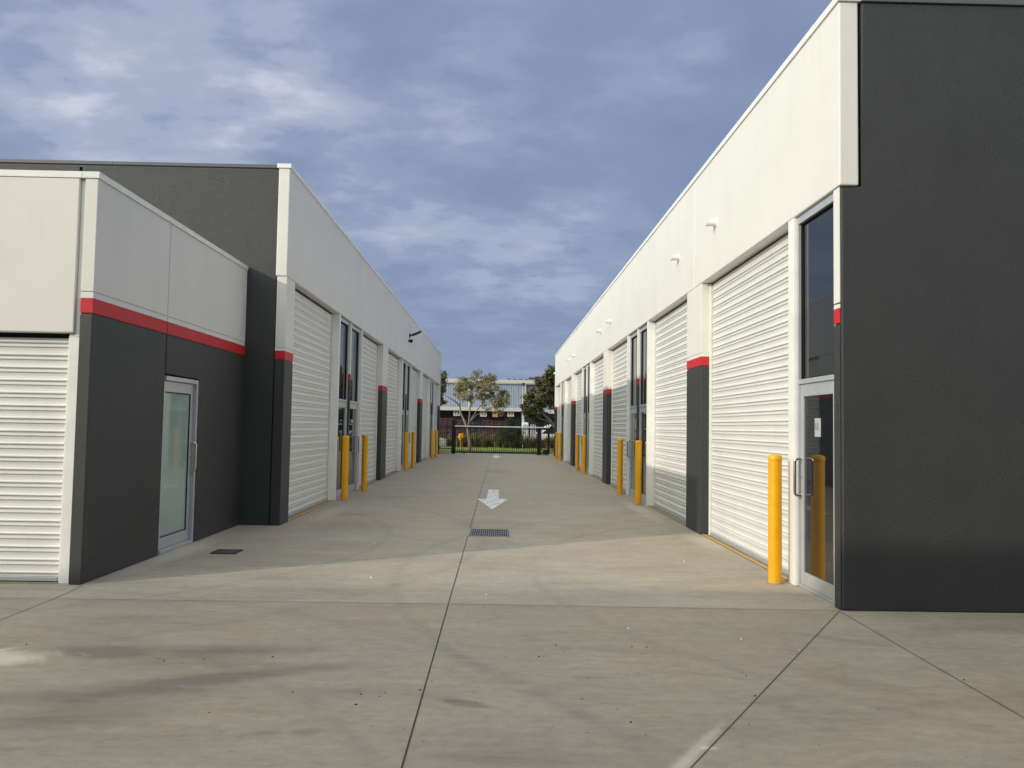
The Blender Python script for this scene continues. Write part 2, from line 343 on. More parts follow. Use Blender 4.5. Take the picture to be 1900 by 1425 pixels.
# ------------------------------------------------------------------ mesh helpers
class MB:
    def __init__(s, fn=None): s.bm = bmesh.new(); s.fn = fn
    def p(s, v): return s.fn(*v) if s.fn else v
    def box(s, a0, a1, d0, d1, z0, z1, bev=0.0):
        b = bmesh.new()
        vs = [b.verts.new((a, d, z)) for a in (a0, a1) for d in (d0, d1) for z in (z0, z1)]
        for f in ((0, 1, 3, 2), (4, 6, 7, 5), (0, 4, 5, 1), (2, 3, 7, 6), (0, 2, 6, 4), (1, 5, 7, 3)): b.faces.new([vs[i] for i in f])
        if bev > 0: bmesh.ops.bevel(b, geom=b.edges[:], offset=bev, segments=2, affect='EDGES', profile=.5)
        s.absorb(b); return s
    def absorb(s, b):
        vm = {}
        for v in b.verts: vm[v] = s.bm.verts.new(s.p(tuple(v.co)))
        for f in b.faces:
            try: s.bm.faces.new([vm[v] for v in f.verts])
            except ValueError: pass
        b.free()
    def poly(s, pts, vec, bev=0.0):
        """prism: outline pts (3-D) swept along vec"""
        b = bmesh.new()
        v0 = [b.verts.new(q) for q in pts]; v1 = [b.verts.new(tuple(Vector(q) + Vector(vec))) for q in pts]
        n = len(pts); b.faces.new(v0); b.faces.new(v1[::-1])
        for i in range(n): b.faces.new((v0[i], v0[(i + 1) % n], v1[(i + 1) % n], v1[i]))
        if bev > 0: bmesh.ops.bevel(b, geom=b.edges[:], offset=bev, segments=2, affect='EDGES', profile=.5)
        s.absorb(b); return s
    def tube(s, pts, rad, seg=10, caps=True):
        pts = [Vector(q) for q in pts]; n = len(pts)
        rs = rad if isinstance(rad, (list, tuple)) else [rad] * n
        rings = []; up = None
        for i in range(n):
            t = (pts[min(i + 1, n - 1)] - pts[max(i - 1, 0)]).normalized()
            if up is None:
                up = t.orthogonal().normalized()
            up = (up - t * up.dot(t)).normalized(); w = t.cross(up)
            rings.append([s.bm.verts.new(s.p(tuple(pts[i] + (up * math.cos(k * 2 * math.pi / seg) + w * math.sin(k * 2 * math.pi / seg)) * rs[i]))) for k in range(seg)])
        for i in range(n - 1):
            for k in range(seg): s.bm.faces.new((rings[i][k], rings[i][(k + 1) % seg], rings[i + 1][(k + 1) % seg], rings[i + 1][k]))
        if caps: s.bm.faces.new(rings[0][::-1]); s.bm.faces.new(rings[-1])
        return s
    def lathe(s, prof, c=(0, 0, 0), seg=28):
        rings = [[s.bm.verts.new(s.p((c[0] + r * math.cos(k * 2 * math.pi / seg), c[1] + r * math.sin(k * 2 * math.pi / seg), c[2] + z))) for k in range(seg)] for r, z in prof]
        for i in range(len(rings) - 1):
            for k in range(seg): s.bm.faces.new((rings[i][k], rings[i][(k + 1) % seg], rings[i + 1][(k + 1) % seg], rings[i + 1][k]))
        s.bm.faces.new(rings[0][::-1]); s.bm.faces.new(rings[-1]); return s
    def sheet(s, rows):
        vs = [[s.bm.verts.new(s.p(q)) for q in r] for r in rows]
        for i in range(len(vs) - 1):
            for k in range(len(vs[i]) - 1): s.bm.faces.new((vs[i][k], vs[i][k + 1], vs[i + 1][k + 1], vs[i + 1][k]))
        return s
    def build(s, name, mat, parent=None, loc=None, smooth=None):
        bmesh.ops.recalc_face_normals(s.bm, faces=s.bm.faces[:])
        me = bpy.data.meshes.new(name)
        if parent is not None and loc is None:            # verts given in world space: make them relative to the root
            o = parent.get('_org'); o = Vector(o) if o is not None else Vector()
            bmesh.ops.translate(s.bm, vec=-o, verts=s.bm.verts[:])
        s.bm.to_mesh(me); s.bm.free()
        me.materials.append(mat)
        if smooth:
            for p in me.polygons: p.use_smooth = True
            try: me.set_sharp_from_angle(angle=R(smooth))
            except Exception: pass
        ob = bpy.data.objects.new(name, me); COL.objects.link(ob)
        if loc is not None: ob.location = loc
        if parent is not None:
            ob.parent = parent
            if loc is None: ob['_org'] = tuple(o)
        return ob
def tag(o, label=None, cat=None, group=None, kind=None):
    if label: o['label'] = label
    if cat: o['category'] = cat
    if group: o['group'] = group
    if kind: o['kind'] = kind
    return o
def thing(name, loc, label, cat, group=None, rz=0.0):
    o = bpy.data.objects.new(name, None); COL.objects.link(o); o.location = loc; o.rotation_euler = (0, 0, rz)
    o.empty_display_size = .3; o['_org'] = tuple(loc)
    return tag(o, label, cat, group)
def copy_tree(o, parent=None):
    c = o.copy(); COL.objects.link(c); c.parent = parent
    for ch in [x for x in S.objects if x.parent == o]: copy_tree(ch, c)
    return c

# ------------------------------------------------------------------ ground
def sheet_obj(name, x0, x1, y0, y1, z, mat, kind='structure'):
    return tag(MB().sheet([[(x0, y0, z), (x1, y0, z)], [(x0, y1, z), (x1, y1, z)]]).build(name, mat), kind=kind)
sheet_obj('ground', -900, 900, -300, 1500, -.03, M['earth'])
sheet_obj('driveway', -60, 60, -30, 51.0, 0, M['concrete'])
def strip(mb, p, q, w, z=.004):
    p, q = Vector((*p, z)), Vector((*q, z)); t = (q - p).normalized(); n = Vector((-t.y, t.x, 0)) * w / 2
    mb.sheet([[tuple(p - n), tuple(p + n)], [tuple(q - n), tuple(q + n)]])
mb = MB()
strip(mb, (-.44, 1.0), (-.44, 12.46), .008); strip(mb, (-.44, 13.36), (-.42, 48.4), .009)
tag(mb.build('lane_joint', M['joint']), kind='structure')
mb = MB()
strip(mb, (-9, 7.735), (-.4455, 7.74), .008); strip(mb, (-.4345, 7.74), (3.18, 7.67), .008)
strip(mb, (-.43, 13.42), (3.15, 13.75), .009); strip(mb, (-.45, 13.42), (-3.45, 13.42), .007)
strip(mb, (-4.11, 8.36), (-4.06, 7.745), .008); strip(mb, (-4.06, 7.725), (-4.0, 2.0), .008)
strip(mb, (3.17, 7.655), (3.05, 3.0), .008)
strip(mb, (-.40, 25.2), (3.15, 25.2), .009); strip(mb, (-.46, 25.2), (-3.45, 25.2), .009)
strip(mb, (-.40, 37), (3.15, 37), .009); strip(mb, (-.46, 37), (-3.45, 37), .009)
tag(mb.build('sawn_joint', M['joint_thin']), kind='structure')
mb = MB(); strip(mb, (3.16, 7.645), (.30, 3.03), .0065)
tag(mb.build('diagonal_joint', simple_noise('dusty_joint', [(.3, (.06, .055, .048)), (.7, (.13, .115, .10))], 9)), kind='structure')
# loose grit on the slab
rg = random.Random(3); mb = MB()
def grit(x, y, r):
    n = rg.randint(5, 7); a0 = rg.random() * 6.3; st = rg.uniform(.5, 1)
    ring = [(x + r * rg.uniform(.6, 1.2) * math.cos(a0 + k * 6.283 / n), y + st * r * rg.uniform(.6, 1.2) * math.sin(a0 + k * 6.283 / n), 0.0005) for k in range(n)]
    top = mb.bm.verts.new((x, y, r * .8)); vs = [mb.bm.verts.new(q) for q in ring]
    for k in range(n): mb.bm.faces.new((vs[k], vs[(k + 1) % n], top))
for cx, cy, sx, sy, n in [(.5, 5.6, .5, .5, 26), (.15, 6.6, .7, .4, 14), (.0, 4.7, .5, .4, 12), (-1.0, 5.3, .7, .6, 18), (-2.3, 5.3, .8, .6, 10), (1.4, 5.2, .6, .5, 12), (0, 7, 2.6, 1.2, 16)]:
    for _ in range(n): grit(rg.gauss(cx, sx), rg.gauss(cy, sy), rg.choice([.003, .003, .004, .005, .007, .010]))
tag(mb.build('grit', M['rubber']), kind='stuff')
mb = MB()
for x, y, r in [(-.45, 9.9, .009), (-1.35, 9.0, .016), (-.1, 8.2, .012), (2.35, 10.4, .012), (1.1, 6.9, .012), (1.95, 6.6, .012), (-1.7, 11.6, .009), (2.3, 6.3, .007)]: grit(x, y, r)
tag(mb.build('paper_scraps', M['paper']), kind='stuff')

# painted arrows
def arrow(y0, y1, yh, half, neck, label):
    mb = MB()
    mb.poly([(-neck, yh, 0), (-neck, y1, 0), (neck, y1, 0), (neck, yh, 0), (half, yh, 0), (0, y0, 0), (-half, yh, 0)], (0, 0, .004))
    o = mb.build('painted_arrow', M['road_paint']); o.location = (-.115, 0, .003)
    tag(o, label, 'road marking', 'white arrows painted on the lane')
arrow(16.45, 21.6, 18.88, .355, .135, 'white arrow painted on the lane beyond the drain grate, pointing at the viewer')
arrow(38.9 + 4.4, 47.4, 45.2, .36, .14, 'far white arrow painted on the lane just before the sliding gate')

# drain grate
g = thing('drain_grate', (-.13, 12.9, 0), 'galvanised drain grate set in the lane in front of the white arrow', 'drain grate')
mb = MB()
mb.box(-.44, .20, 12.47, 12.50, -.01, .007); mb.box(-.44, .20, 13.31, 13.34, -.01, .007); mb.box(-.44, -.415, 12.50, 13.31, -.01, .007); mb.box(.175, .20, 12.50, 13.31, -.01, .007)
mb.build('frame', M['grate'], g)
mb = MB()
for k in range(18):
    x = -.40 + k * .0325; mb.box(x, x + .011, 12.50, 13.31, -.008, .0065)
for y in (12.77, 13.04): mb.box(-.415, .175, y, y + .02, -.006, .009)
mb.build('bar_panel', M['grate'], g)
mb = MB(); mb.box(-.415, .175, 12.50, 13.31, .0012, .0022); mb.build('sump', M['rubber'], g)
# pit cover beside the side door
g = thing('pit_cover', (-3.43, 10.63, 0), 'small dark square pit cover sunk in the concrete by the frosted glass door', 'pit cover')
mb = MB(); mb.box(-3.578, -3.282, 10.482, 10.778, .001, .006, .002); mb.build('cover', simple_noise('cast_iron', [(.3, (.05, .042, .035)), (.7, (.10, .085, .07))], 12), g)
mb = MB()
for (a, b, c, d) in [(-3.592, -3.58, 10.468, 10.792), (-3.28, -3.268, 10.468, 10.792), (-3.58, -3.28, 10.468, 10.48), (-3.58, -3.28, 10.78, 10.792)]: mb.box(a, b, c, d, .001, .010)
mb.build('surround', M['rubber'], g)

# ------------------------------------------------------------------ building parts
def curtain(fn, a0, a1, d, z0, z1, parent, mat=None):
    """ribbed roller curtain hanging at depth d"""
    P = .13; prof = []
    z = z0
    while z < z1:
        for dz, o in ((0, .009), (.005, .012), (.018, .013), (.030, .010), (.034, -.011), (.042, -.011), (.046, .002), (.056, .006), (.080, .008), (.104, .006), (.116, .002), (.119, -.010), (.127, -.010)):
            if z + dz < z1: prof.append((z + dz, o))
        z += P
    mb = MB(fn)
    n = 2
    mb.sheet([[(a0 + (a1 - a0) * k / (n - 1), d + o, zz_) for k in range(n)] for zz_, o in prof])
    rd = mb.build('roller_door', mat or M['roller'], parent)
    mb = MB(fn); mb.box(a0, a1, d - .022, d + .012, z0 - .045, z0 - .002, .004); mb.build('bottom_rail', M['aluminium'], rd)
    # guide channels at the sides with dark gaps to the curtain
    for (e0, e1, g0, g1) in ((a0 - .055, a0 - .014, a0 - .013, a0 - .001), (a1 + .014, a1 + .055, a1 + .001, a1 + .013)):
        mb = MB(fn); mb.box(e0, e1, d - .035, d + .03, .002, z1, .003); mb.build('guide_channel', M['white_metal'], rd)
    mb = MB(fn); mb.box(a0 - .06, a1 + .06, d + .031, d + .05, .0, z1 + .12); mb.build('door_backing', M['rubber'], rd)
    return rd

def d_handle(fn, a, d, z0, z1, parent, out=.075, r=.016):
    mb = MB(fn)
    rr = .03
    pts = [(a, d, z0), (a, d - out + rr, z0)]
    for k in range(1, 6):
        t = k / 5 * math.pi / 2; pts.append((a, d - out + rr - rr * math.sin(t), z0 + rr - rr * math.cos(t)))
    for k in range(0, 6):
        t = k / 5 * math.pi / 2; pts.append((a, d - out + rr - rr * math.cos(t), z1 - rr + rr * math.sin(t)))
    pts += [(a, d, z1)]
    mb.tube(pts, r, 12)
    return mb.build('handle', M['stainless'], parent, smooth=40)

def glass_door(fn, a0, a1, d, ztop, building, handle_at, zdoor=2.16, hinge_at=None):
    """tall aluminium unit: door leaf below, fixed light above; d = front of frame"""
    f = .05
    mb = MB(fn)
    mb.box(a0, a0 + f, d, d + .10, 0.004, ztop, .003); mb.box(a1 - f, a1, d, d + .10, .004, ztop, .003)
    mb.box(a0 + f, a1 - f, d, d + .10, ztop - .075, ztop, .003); mb.box(a0 + f, a1 - f, d, d + .10, zdoor, zdoor + .05, .003)
    mb.box(a0 + f, a1 - f, d + .01, d + .10, .004, .03, .002)
    fr = mb.build('glass_door', M['aluminium'], building)
    # door leaf
    l0, l1 = a0 + f + .004, a1 - f - .004; st = .085
    mb = MB(fn)
    mb.box(l0, l0 + st, d + .018, d + .062, .034, zdoor - .004, .004); mb.box(l1 - st, l1, d + .018, d + .062, .034, zdoor - .004, .004)
    mb.box(l0 + st, l1 - st, d + .018, d + .062, .034, .17, .004); mb.box(l0 + st, l1 - st, d + .018, d + .062, zdoor - .135, zdoor - .004, .004)
    mb.build('door_leaf', M['aluminium'], fr)
    mb = MB(fn); mb.box(l0 + st - .004, l1 - st + .004, d + .036, d + .046, .166, zdoor - .13); mb.build('pane', M['glass'], fr)
    mb = MB(fn); mb.box(a0 + f - .004, a1 - f + .004, d + .050, d + .060, zdoor + .046, ztop - .071); mb.build('pane', M['glass'], fr)
    mb = MB(fn)
    g = .012
    mb.box(a0 + f, a0 + f + g, d + .03, d + .05, zdoor + .05, ztop - .075); mb.box(a1 - f - g, a1 - f, d + .03, d + .05, zdoor + .05, ztop - .075)
    mb.box(a0 + f + g, a1 - f - g, d + .03, d + .05, ztop - .087, ztop - .075); mb.box(a0 + f + g, a1 - f - g, d + .03, d + .05, zdoor + .05, zdoor + .062)
    mb.build('gasket', M['rubber'], fr)
    ha = l1 - .042 if handle_at > 0 else l0 + .042
    d_handle(fn, ha, d + .018, .97, 1.36, fr)
    mb = MB(fn); mb.tube([(ha, d + .0175, 1.17), (ha, d + .010, 1.17)], .014, 12); mb.build('lock', M['stainless'], fr)
    hh = l0 if handle_at > 0 else l1
    for z in (.22, .85, 1.45, 1.98):
        mb = MB(fn); mb.box(hh - .010, hh + .010, d + .004, d + .0175, z - .05, z + .05, .003); mb.build('hinge', M['aluminium'], fr)
    mb = MB(fn); mb.box(a0, a1, d + .064, d + .075, .004, ztop); mb.build('backing', M['rubber'], fr)
    return fr

def pillar(fn, a0, a1, d0, d1, building, ztop, name='pillar', zr0=2.68, zr1=2.82):
    mb = MB(fn); mb.box(a0, a1, d0, d1, zr1 + .055, ztop, .008)
    mb.box(a0 + .008, a1 - .008, d0 + .010, d1, zr1 + .04, zr1 + .06)
    mb.box(a0, a1, d0, d1, zr1 + .0, zr1 + .042, .004)
    p = mb.build(name, M['white_wall'], building)
    mb = MB(fn); mb.box(a0, a1, d0, d1, zr0, zr1, .004); mb.build('red_band', M['red_wall'], p)
    mb = MB(fn); mb.box(a0, a1, d0, d1, 0.0, zr0 - .02, .010); mb.box(a0 + .008, a1 - .008, d0 + .010, d1, zr0 - .03, zr0); mb.build('dark_base', M['dark_wall'], p)
    return p
def party_post(fn, a0, a1, d, building, ztop, zr0=2.68, zr1=2.82):
    mb = MB(fn); mb.box(a0, a1, d, d + .12, zr1, ztop, .003); p = mb.build('party_post', M['white_wall'], building)
    mb = MB(fn); mb.box(a0, a1, d, d + .12, zr0, zr1, .003); mb.build('red_band', M['red_wall'], p)
    mb = MB(fn); mb.box(a0, a1, d, d + .12, 0, zr0, .003); mb.build('dark_base', M['dark_wall'], p)
    return p
def post(fn, a0, a1, building, ztop, d1=.20):
    mb = MB(fn); mb.box(a0, a1, 0.0, d1, 0.0, ztop, .004); return mb.build('door_post', M['white_metal'], building)

def long_front(fn, building, pil, units, rollers, joints, y0, yend, zsoff, zcap, yellow_edges, near_face):
    """white parapet wall over pillars, roller doors and paired glass doors"""
    ed = [near_face] + joints + [yend]
    for i in range(len(ed) - 1):
        mb = MB(fn); mb.box(ed[i] + (.012 if i else 0), ed[i + 1] - .012, 0, .185, zsoff, zcap - .07, .014); mb.build('fascia_panel', M['white_wall'], building)
        if i:
            mb = MB(fn); mb.box(ed[i] - .011, ed[i] + .011, .020, .17, zsoff + .004, zcap - .072); mb.build('joint_seal', M['white_metal'], building)
        mb = MB(fn); mb.box(ed[i] - (.02 if i == 0 else -.002), ed[i + 1] + (.02 if i == len(ed) - 2 else -.002), -.018, .21, zcap - .072, zcap, .004); mb.build('parapet_cap', M['white_cap'], building)
    for a0, a1, e in pil: pillar(fn, a0, a1, 0.0, .164 if e == 1 else .40, building, zsoff - .004)
    mb = MB(fn); mb.box(y0 + .2, yend - .02, .187, .6, zsoff - .0, zcap - .3); mb.build('head_box', M['dark_cap'], building)
    for k, (a0, a1) in enumerate(rollers):
        curtain(fn, a0 + .06, a1 - .06, .165, .05, zsoff - .02, building)
        mb = MB(fn); mb.box(a0, a1, .01, .30, .0005, .006); mb.build('threshold', M['threshold'], building)
        if k in yellow_edges:
            mb = MB(fn); mb.box(a0 + .03, a1 - .03, .035, .055, .0065, .016, .002); mb.build('yellow_edging', M['yellow'], building)
    for a0, a1 in units:
        post(fn, a0, a0 + .10, building, zsoff - .004); post(fn, a1 - .10, a1, building, zsoff - .004)
        c = (a0 + a1) / 2
        party_post(fn, c - .06, c + .06, .02, building, zsoff - .004)
        glass_door(fn, a0 + .103, c - .063, .06, zsoff - .02, building, -1)
        glass_door(fn, c + .063, a1 - .103, .06, zsoff - .02, building, 1)

# right-hand building ------------------------------------------------
XR, XL, XA = 3.2, -3.5, -4.15
fR = lambda a, d, z: (XR + d, a, z)
fL = lambda a, d, z: (XL - d, a, z)
rb = thing('warehouse_unit_block', (XR, 7.68, 0), 'right hand block of white industrial units with a charcoal end wall', 'building')
long_front(fR, rb,
           [(13.06, 14.06, 0), (24.46, 25.46, 0), (35.86, 36.86, 0), (47.26, 47.80, 1)],
           [(17.81, 20.71), (29.21, 32.11), (40.61, 43.51)],
           [(9.09, 13.06), (14.06, 17.81), (20.71, 24.46), (25.46, 29.21), (32.11, 35.86), (36.86, 40.61), (43.51, 47.26)],
           [13.56, 24.96, 36.36], 7.68, 47.8, 4.0, 5.865, [0], 7.69)
post(fR, 8.91, 9.09, rb, 3.996)
gd13 = glass_door(fR, 7.845, 8.907, .03, 3.985, rb, 1)
# charcoal end wall (notched round the end of the parapet wall)
mb = MB()
mb.poly([(3.212, 7.68, 0), (18, 7.68, 0), (18, 7.68, 5.785), (3.415, 7.68, 5.785), (3.415, 7.68, 3.975), (3.212, 7.68, 3.975)], (0, .16, 0), .014)
mb.build('end_wall', M['dark_wall'], rb)
mb = MB(); mb.box(3.41, 18.02, 7.66, 7.88, 5.787, 5.845, .004); mb.build('gable_cap', M['dark_cap'], rb)
mb = MB(fR); mb.box(7.705, 7.84, .0, .011, 2.88, 3.985, .003); mb.box(7.705, 7.84, .0, .011, 2.825, 2.866, .003); cp = mb.build('corner_strip', M['white_wall'], rb)
mb = MB(fR); mb.box(7.705, 7.84, .0, .011, 2.685, 2.822, .003); mb.build('red_band', M['red_wall'], cp)
mb = MB(fR); mb.box(7.705, 7.84, .0, .011, .0, 2.665, .003); mb.build('dark_base', M['dark_wall'], cp)
mb = MB(); mb.box(3.6, 18, 7.86, 47.78, 5.1, 5.2); mb.build('roof', M['roof'], rb)
mb = MB(); mb.box(3.62, 18, 47.62, 47.79, 0, 5.09); mb.build('rear_wall', M['dark_wall'], rb)
# overflow spouts
def spout(y, z):
    mb = MB(fR); ring0 = []; ring1 = []
    n = 18; r = .052
    for k in range(n):
        t = k * 2 * math.pi / n; yy, zz_ = r * math.cos(t), r * math.sin(t)
        ring0.append(mb.bm.verts.new(fR(y + yy, .003, z + zz_)))
        ring1.append(mb.bm.verts.new(fR(y + yy, -.10 - (zz_ + r) * 0.75 * -1 - .06, z + zz_)))
    for k in range(n): mb.bm.faces.new((ring0[k], ring0[(k + 1) % n], ring1[(k + 1) % n], ring1[k]))
    o = mb.build('overflow_spout', M['white_metal'], rb, smooth=50)
    mb = MB(fR); mb.tube([(y, -.004, z), (y, .002, z)], .070, 18); mb.build('flange', M['white_metal'], o)
    mb = MB(fR); mb.tube([(y, -.03, z), (y, -.028, z)], .050, 18); mb.build('bore', M['rubber'], o)
for y in (12.2, 14.75, 23.85, 26.2, 35.4, 37.8, 47.2): spout(y, 4.76)

# left-hand far building ---------------------------------------------
lb = thing('warehouse_unit_block', (XL, 13.4, 0), 'left hand row of white industrial units in shade with a charcoal gable', 'building')
long_front(fL, lb,
           [(13.41, 13.95, 1), (24.65, 25.75, 0), (36.45, 37.55, 0), (48.25, 48.80, 1)],
           [(17.9, 20.95), (29.7, 32.75), (41.5, 44.55)],
           [(13.95, 17.9), (20.95, 24.65), (25.75, 29.7), (32.75, 36.45), (37.55, 41.5), (44.55, 48.25)],
           [25.2, 37.0], 13.4, 48.8, 4.045, 5.90, [0], 13.395)
mb = MB(); mb.box(-6.90, -3.678, 13.42, 13.58, 0, 5.80, .008); mb.box(-11, -6.94, 13.42, 13.58, 0, 5.80, .008); mb.build('end_wall', M['dark_wall'], lb)
mb = MB(); mb.box(-6.945, -6.895, 13.46, 13.56, 0, 5.79); mb.build('joint_seal', M['rubber'], lb)
mb = MB(); mb.box(-6.4, -3.712, 13.40, 13.62, 5.83, 5.885, .004); mb.box(-11, -6.403, 13.40, 13.62, 5.83, 5.885, .004); mb.box(-11, -3.72, 13.43, 13.56, 5.79, 5.835); mb.build('gable_cap', M['dark_cap'], lb)
mb = MB(); mb.box(-11, -3.9, 13.62, 48.78, 5.1, 5.2); mb.build('roof', M['roof'], lb)
mb = MB(); mb.box(-11, -3.92, 48.6, 48.79, 0, 5.09); mb.build('rear_wall', M['dark_wall'], lb)

# left-hand near building --------------------------------------------
nb = thing('warehouse_unit', (XA, 8.4, 0), 'low white and charcoal unit at the left with red stripe and frosted door', 'building')
fA = lambda a, d, z: (XA - d, a, z)
fF = lambda a, d, z: (a, 8.4 + d, z)
Y0, YJ, Y1 = 8.40, 10.28, 13.415
mb = MB(fA)
mb.box(Y0, YJ - .008, 0, .13, 2.955, 4.12, .006); mb.box(YJ + .008, Y1, 0, .13, 2.955, 4.12, .006)
mb.box(Y0, YJ - .008, 0, .13, 2.885, 2.942, .004); mb.box(YJ + .008, Y1, 0, .13, 2.885, 2.942, .004)
mb.box(Y0 + .012, Y1, .012, .12, 2.935, 2.962)
sw = mb.build('side_wall', M['white_wall'], nb)
mb = MB(fA); mb.box(Y0, YJ - .008, 0, .13, 2.735, 2.883, .004); mb.box(YJ + .008, Y1, 0, .13, 2.735, 2.883, .004); mb.build('red_band', M['red_wall'], sw)
mb = MB(fA)
mb.box(Y0, YJ - .012, 0, .13, 0, 2.722, .010)
mb.poly([(YJ + .012, 0, 2.24), (11.44, 0, 2.24), (11.44, 0, 0), (Y1, 0, 0), (Y1, 0, 2.722), (YJ + .012, 0, 2.722)], (0, .13, 0), .010)
mb.box(Y0 + .012, YJ - .012, .012, .12, 2.715, 2.74); mb.box(YJ + .012, Y1, .012, .12, 2.715, 2.74)
mb.build('dark_base', M['dark_wall'], sw)
mb = MB(fA); mb.box(YJ - .013, YJ + .013, .03, .11, 2.24, 4.12); mb.build('joint_seal', M['dark_cap'], nb)
mb = MB(fA); mb.box(Y0 - .012, Y1 - .01, -.015, .16, 4.122, 4.19, .004); mb.build('parapet_cap', M['white_cap'], nb)
mb = MB(fF); mb.box(-12, -4.312, -.012, .16, 4.122, 4.19, .004); mb.build('parapet_cap', M['white_cap'], nb)
mb = MB(fF); mb.box(-12, -4.335, -.005, .12, 2.53, 4.12, .010); mb.build('fascia_panel', M['white_wall'], nb)
mb = MB(fF); mb.box(-4.33, -4.285, .03, .11, 2.5, 4.115); mb.build('joint_seal', M['white_metal'], nb)
mb = MB(fF); mb.box(-4.395, -4.288, .04, .12, 0, 2.525, .004); mb.build('door_post', M['white_metal'], nb)
curtain(fF, -9.0, -4.43, .105, .06, 2.50, nb)
mb = MB(fF); mb.box(-9.1, -4.40, .02, .2, .0005, .006); mb.build('threshold', M['threshold'], nb)
mb = MB(fF); mb.box(-12, -9.06, .0, .12, 0, 2.525, .008); mb.build('front_wall', M['white_wall'], nb)
mb = MB(); mb.box(-12, -4.3, 8.55, 13.4, 3.6, 3.7); mb.build('roof', M['roof'], nb)
mb = MB(fF); mb.box(-9.05, -4.35, .17, .5, 2.5, 3.5); mb.build('head_box', M['dark_cap'], nb)
# frosted side door
mb = MB(fA)
a0, a1 = YJ + .012, 11.43
mb.box(a0, a0 + .04, .03, .13, .004, 2.215, .003); mb.box(a1 - .055, a1, .004, .13, .004, 2.215, .003); mb.box(a0 + .04, a1 - .055, .004, .13, 2.16, 2.215, .003); mb.box(a0 + .04, a1 - .055, .004, .13, .004, .045, .003)
fd = mb.build('glass_door', M['aluminium'], nb); tag(fd, 'frosted glass door in silver frame')
l0, l1 = a0 + .043, a1 - .06
mb = MB(fA)
mb.box(l0, l0 + .08, .05, .095, .05, 2.155, .004); mb.box(l1 - .085, l1, .05, .095, .05, 2.155, .004); mb.box(l0 + .08, l1 - .085, .05, .095, .05, .19, .004); mb.box(l0 + .08, l1 - .085, .05, .095, 2.02, 2.155, .004)
mb.build('door_leaf', M['aluminium'], fd)
mb = MB(fA); mb.box(l0 + .078, l1 - .083, .068, .078, .187, 2.022); mb.build('pane', M['frosted'], fd)
mb = MB(fA); mb.box(l1 - .097, l1 - .086, .055, .0675, .19, 2.02); mb.box(l0 + .08, l1 - .097, .055, .0675, 2.010, 2.02); mb.box(l0 + .08, l1 - .097, .055, .0675, .19, .20); mb.build('gasket', M['rubber'], fd)
d_handle(fA, l1 - .042, .05, .98, 1.36, fd)
mb = MB(fA); mb.tube([(l1 - .042, .0495, 1.17), (l1 - .042, .042, 1.17)], .014, 12); mb.build('lock', M['stainless'], fd)
mb = MB(fA); mb.box(a0, a1, .097, .11, .004, 2.2); mb.build('backing', M['rubber'], fd)

# paper notice stuck to the glass of the near right door
def text_mesh(txt, size, depth=.002):
    cu = bpy.data.curves.new('numerals', 'FONT'); cu.body = txt; cu.size = size; cu.align_x = 'CENTER'; cu.align_y = 'CENTER'; cu.extrude = depth / 2
    o = bpy.data.objects.new('numerals', cu); COL.objects.link(o)
    bpy.context.view_layer.update()
    me = bpy.data.meshes.new_from_object(o.evaluated_get(bpy.context.evaluated_depsgraph_get()))
    bpy.data.objects.remove(o); bpy.data.curves.remove(cu); return me
pn = thing('paper_notice', (XR + .064, 8.42, 1.72), 'white paper notice numbered 13 stuck on the near right glass door', 'notice')
mb = MB(); mb.box(XR + .0635, XR + .0648, 8.33, 8.49, 1.60, 1.79); mb.build('sheet', smooth_paint('paper_behind_tint', (.40, .41, .41), .6), pn)
me = text_mesh('13', .10, .001); me.materials.append(M['ink'])
o = bpy.data.objects.new('numerals', me); COL.objects.link(o); o.parent = pn; o.location = (-.0012, .02, -.02); o.rotation_euler = (R(90), 0, R(-90))

# flood light and sensor on the left facade
fl = thing('flood_light', (XL, 31.6, 5.1), 'black arm mounted flood light on the shaded white fascia', 'light')
mb = MB(fL); mb.box(31.48, 31.72, -.03, .0, 5.0, 5.16, .004); mb.build('bracket', M['black'], fl)
mb = MB(fL); mb.tube([(31.6, -.02, 5.08), (31.6, -.10, 5.11)], .03, 10); mb.build('arm', M['black'], fl)
mb = MB(fL); mb.poly([(31.47, -.08, 5.06), (31.47, -.08, 5.12), (31.47, -.44, 5.27), (31.47, -.45, 5.23)], (.26, 0, 0), .006); hd = mb.build('lamp_head', M['black'], fl)
mb = MB(fL); mb.poly([(31.49, -.12, 5.073), (31.49, -.42, 5.212), (31.49, -.42, 5.204), (31.49, -.12, 5.065)], (.22, 0, 0)); mb.build('lens', M['windscreen'], hd)
sn = thing('motion_sensor', (XL, 31.3, 4.85), 'small black domed sensor below the flood light on the left fascia', 'sensor')
mb = MB(fL); mb.tube([(31.3, 0, 4.85), (31.3, -.05, 4.85)], .05, 12); mb.build('base', M['black'], sn)
mb = MB(fL); mb.tube([(31.3, -.05, 4.85), (31.3, -.09, 4.845), (31.3, -.14, 4.825), (31.3, -.16, 4.81)], [.05, .075, .065, .02], 14); mb.build('dome', M['black'], sn, smooth=60)

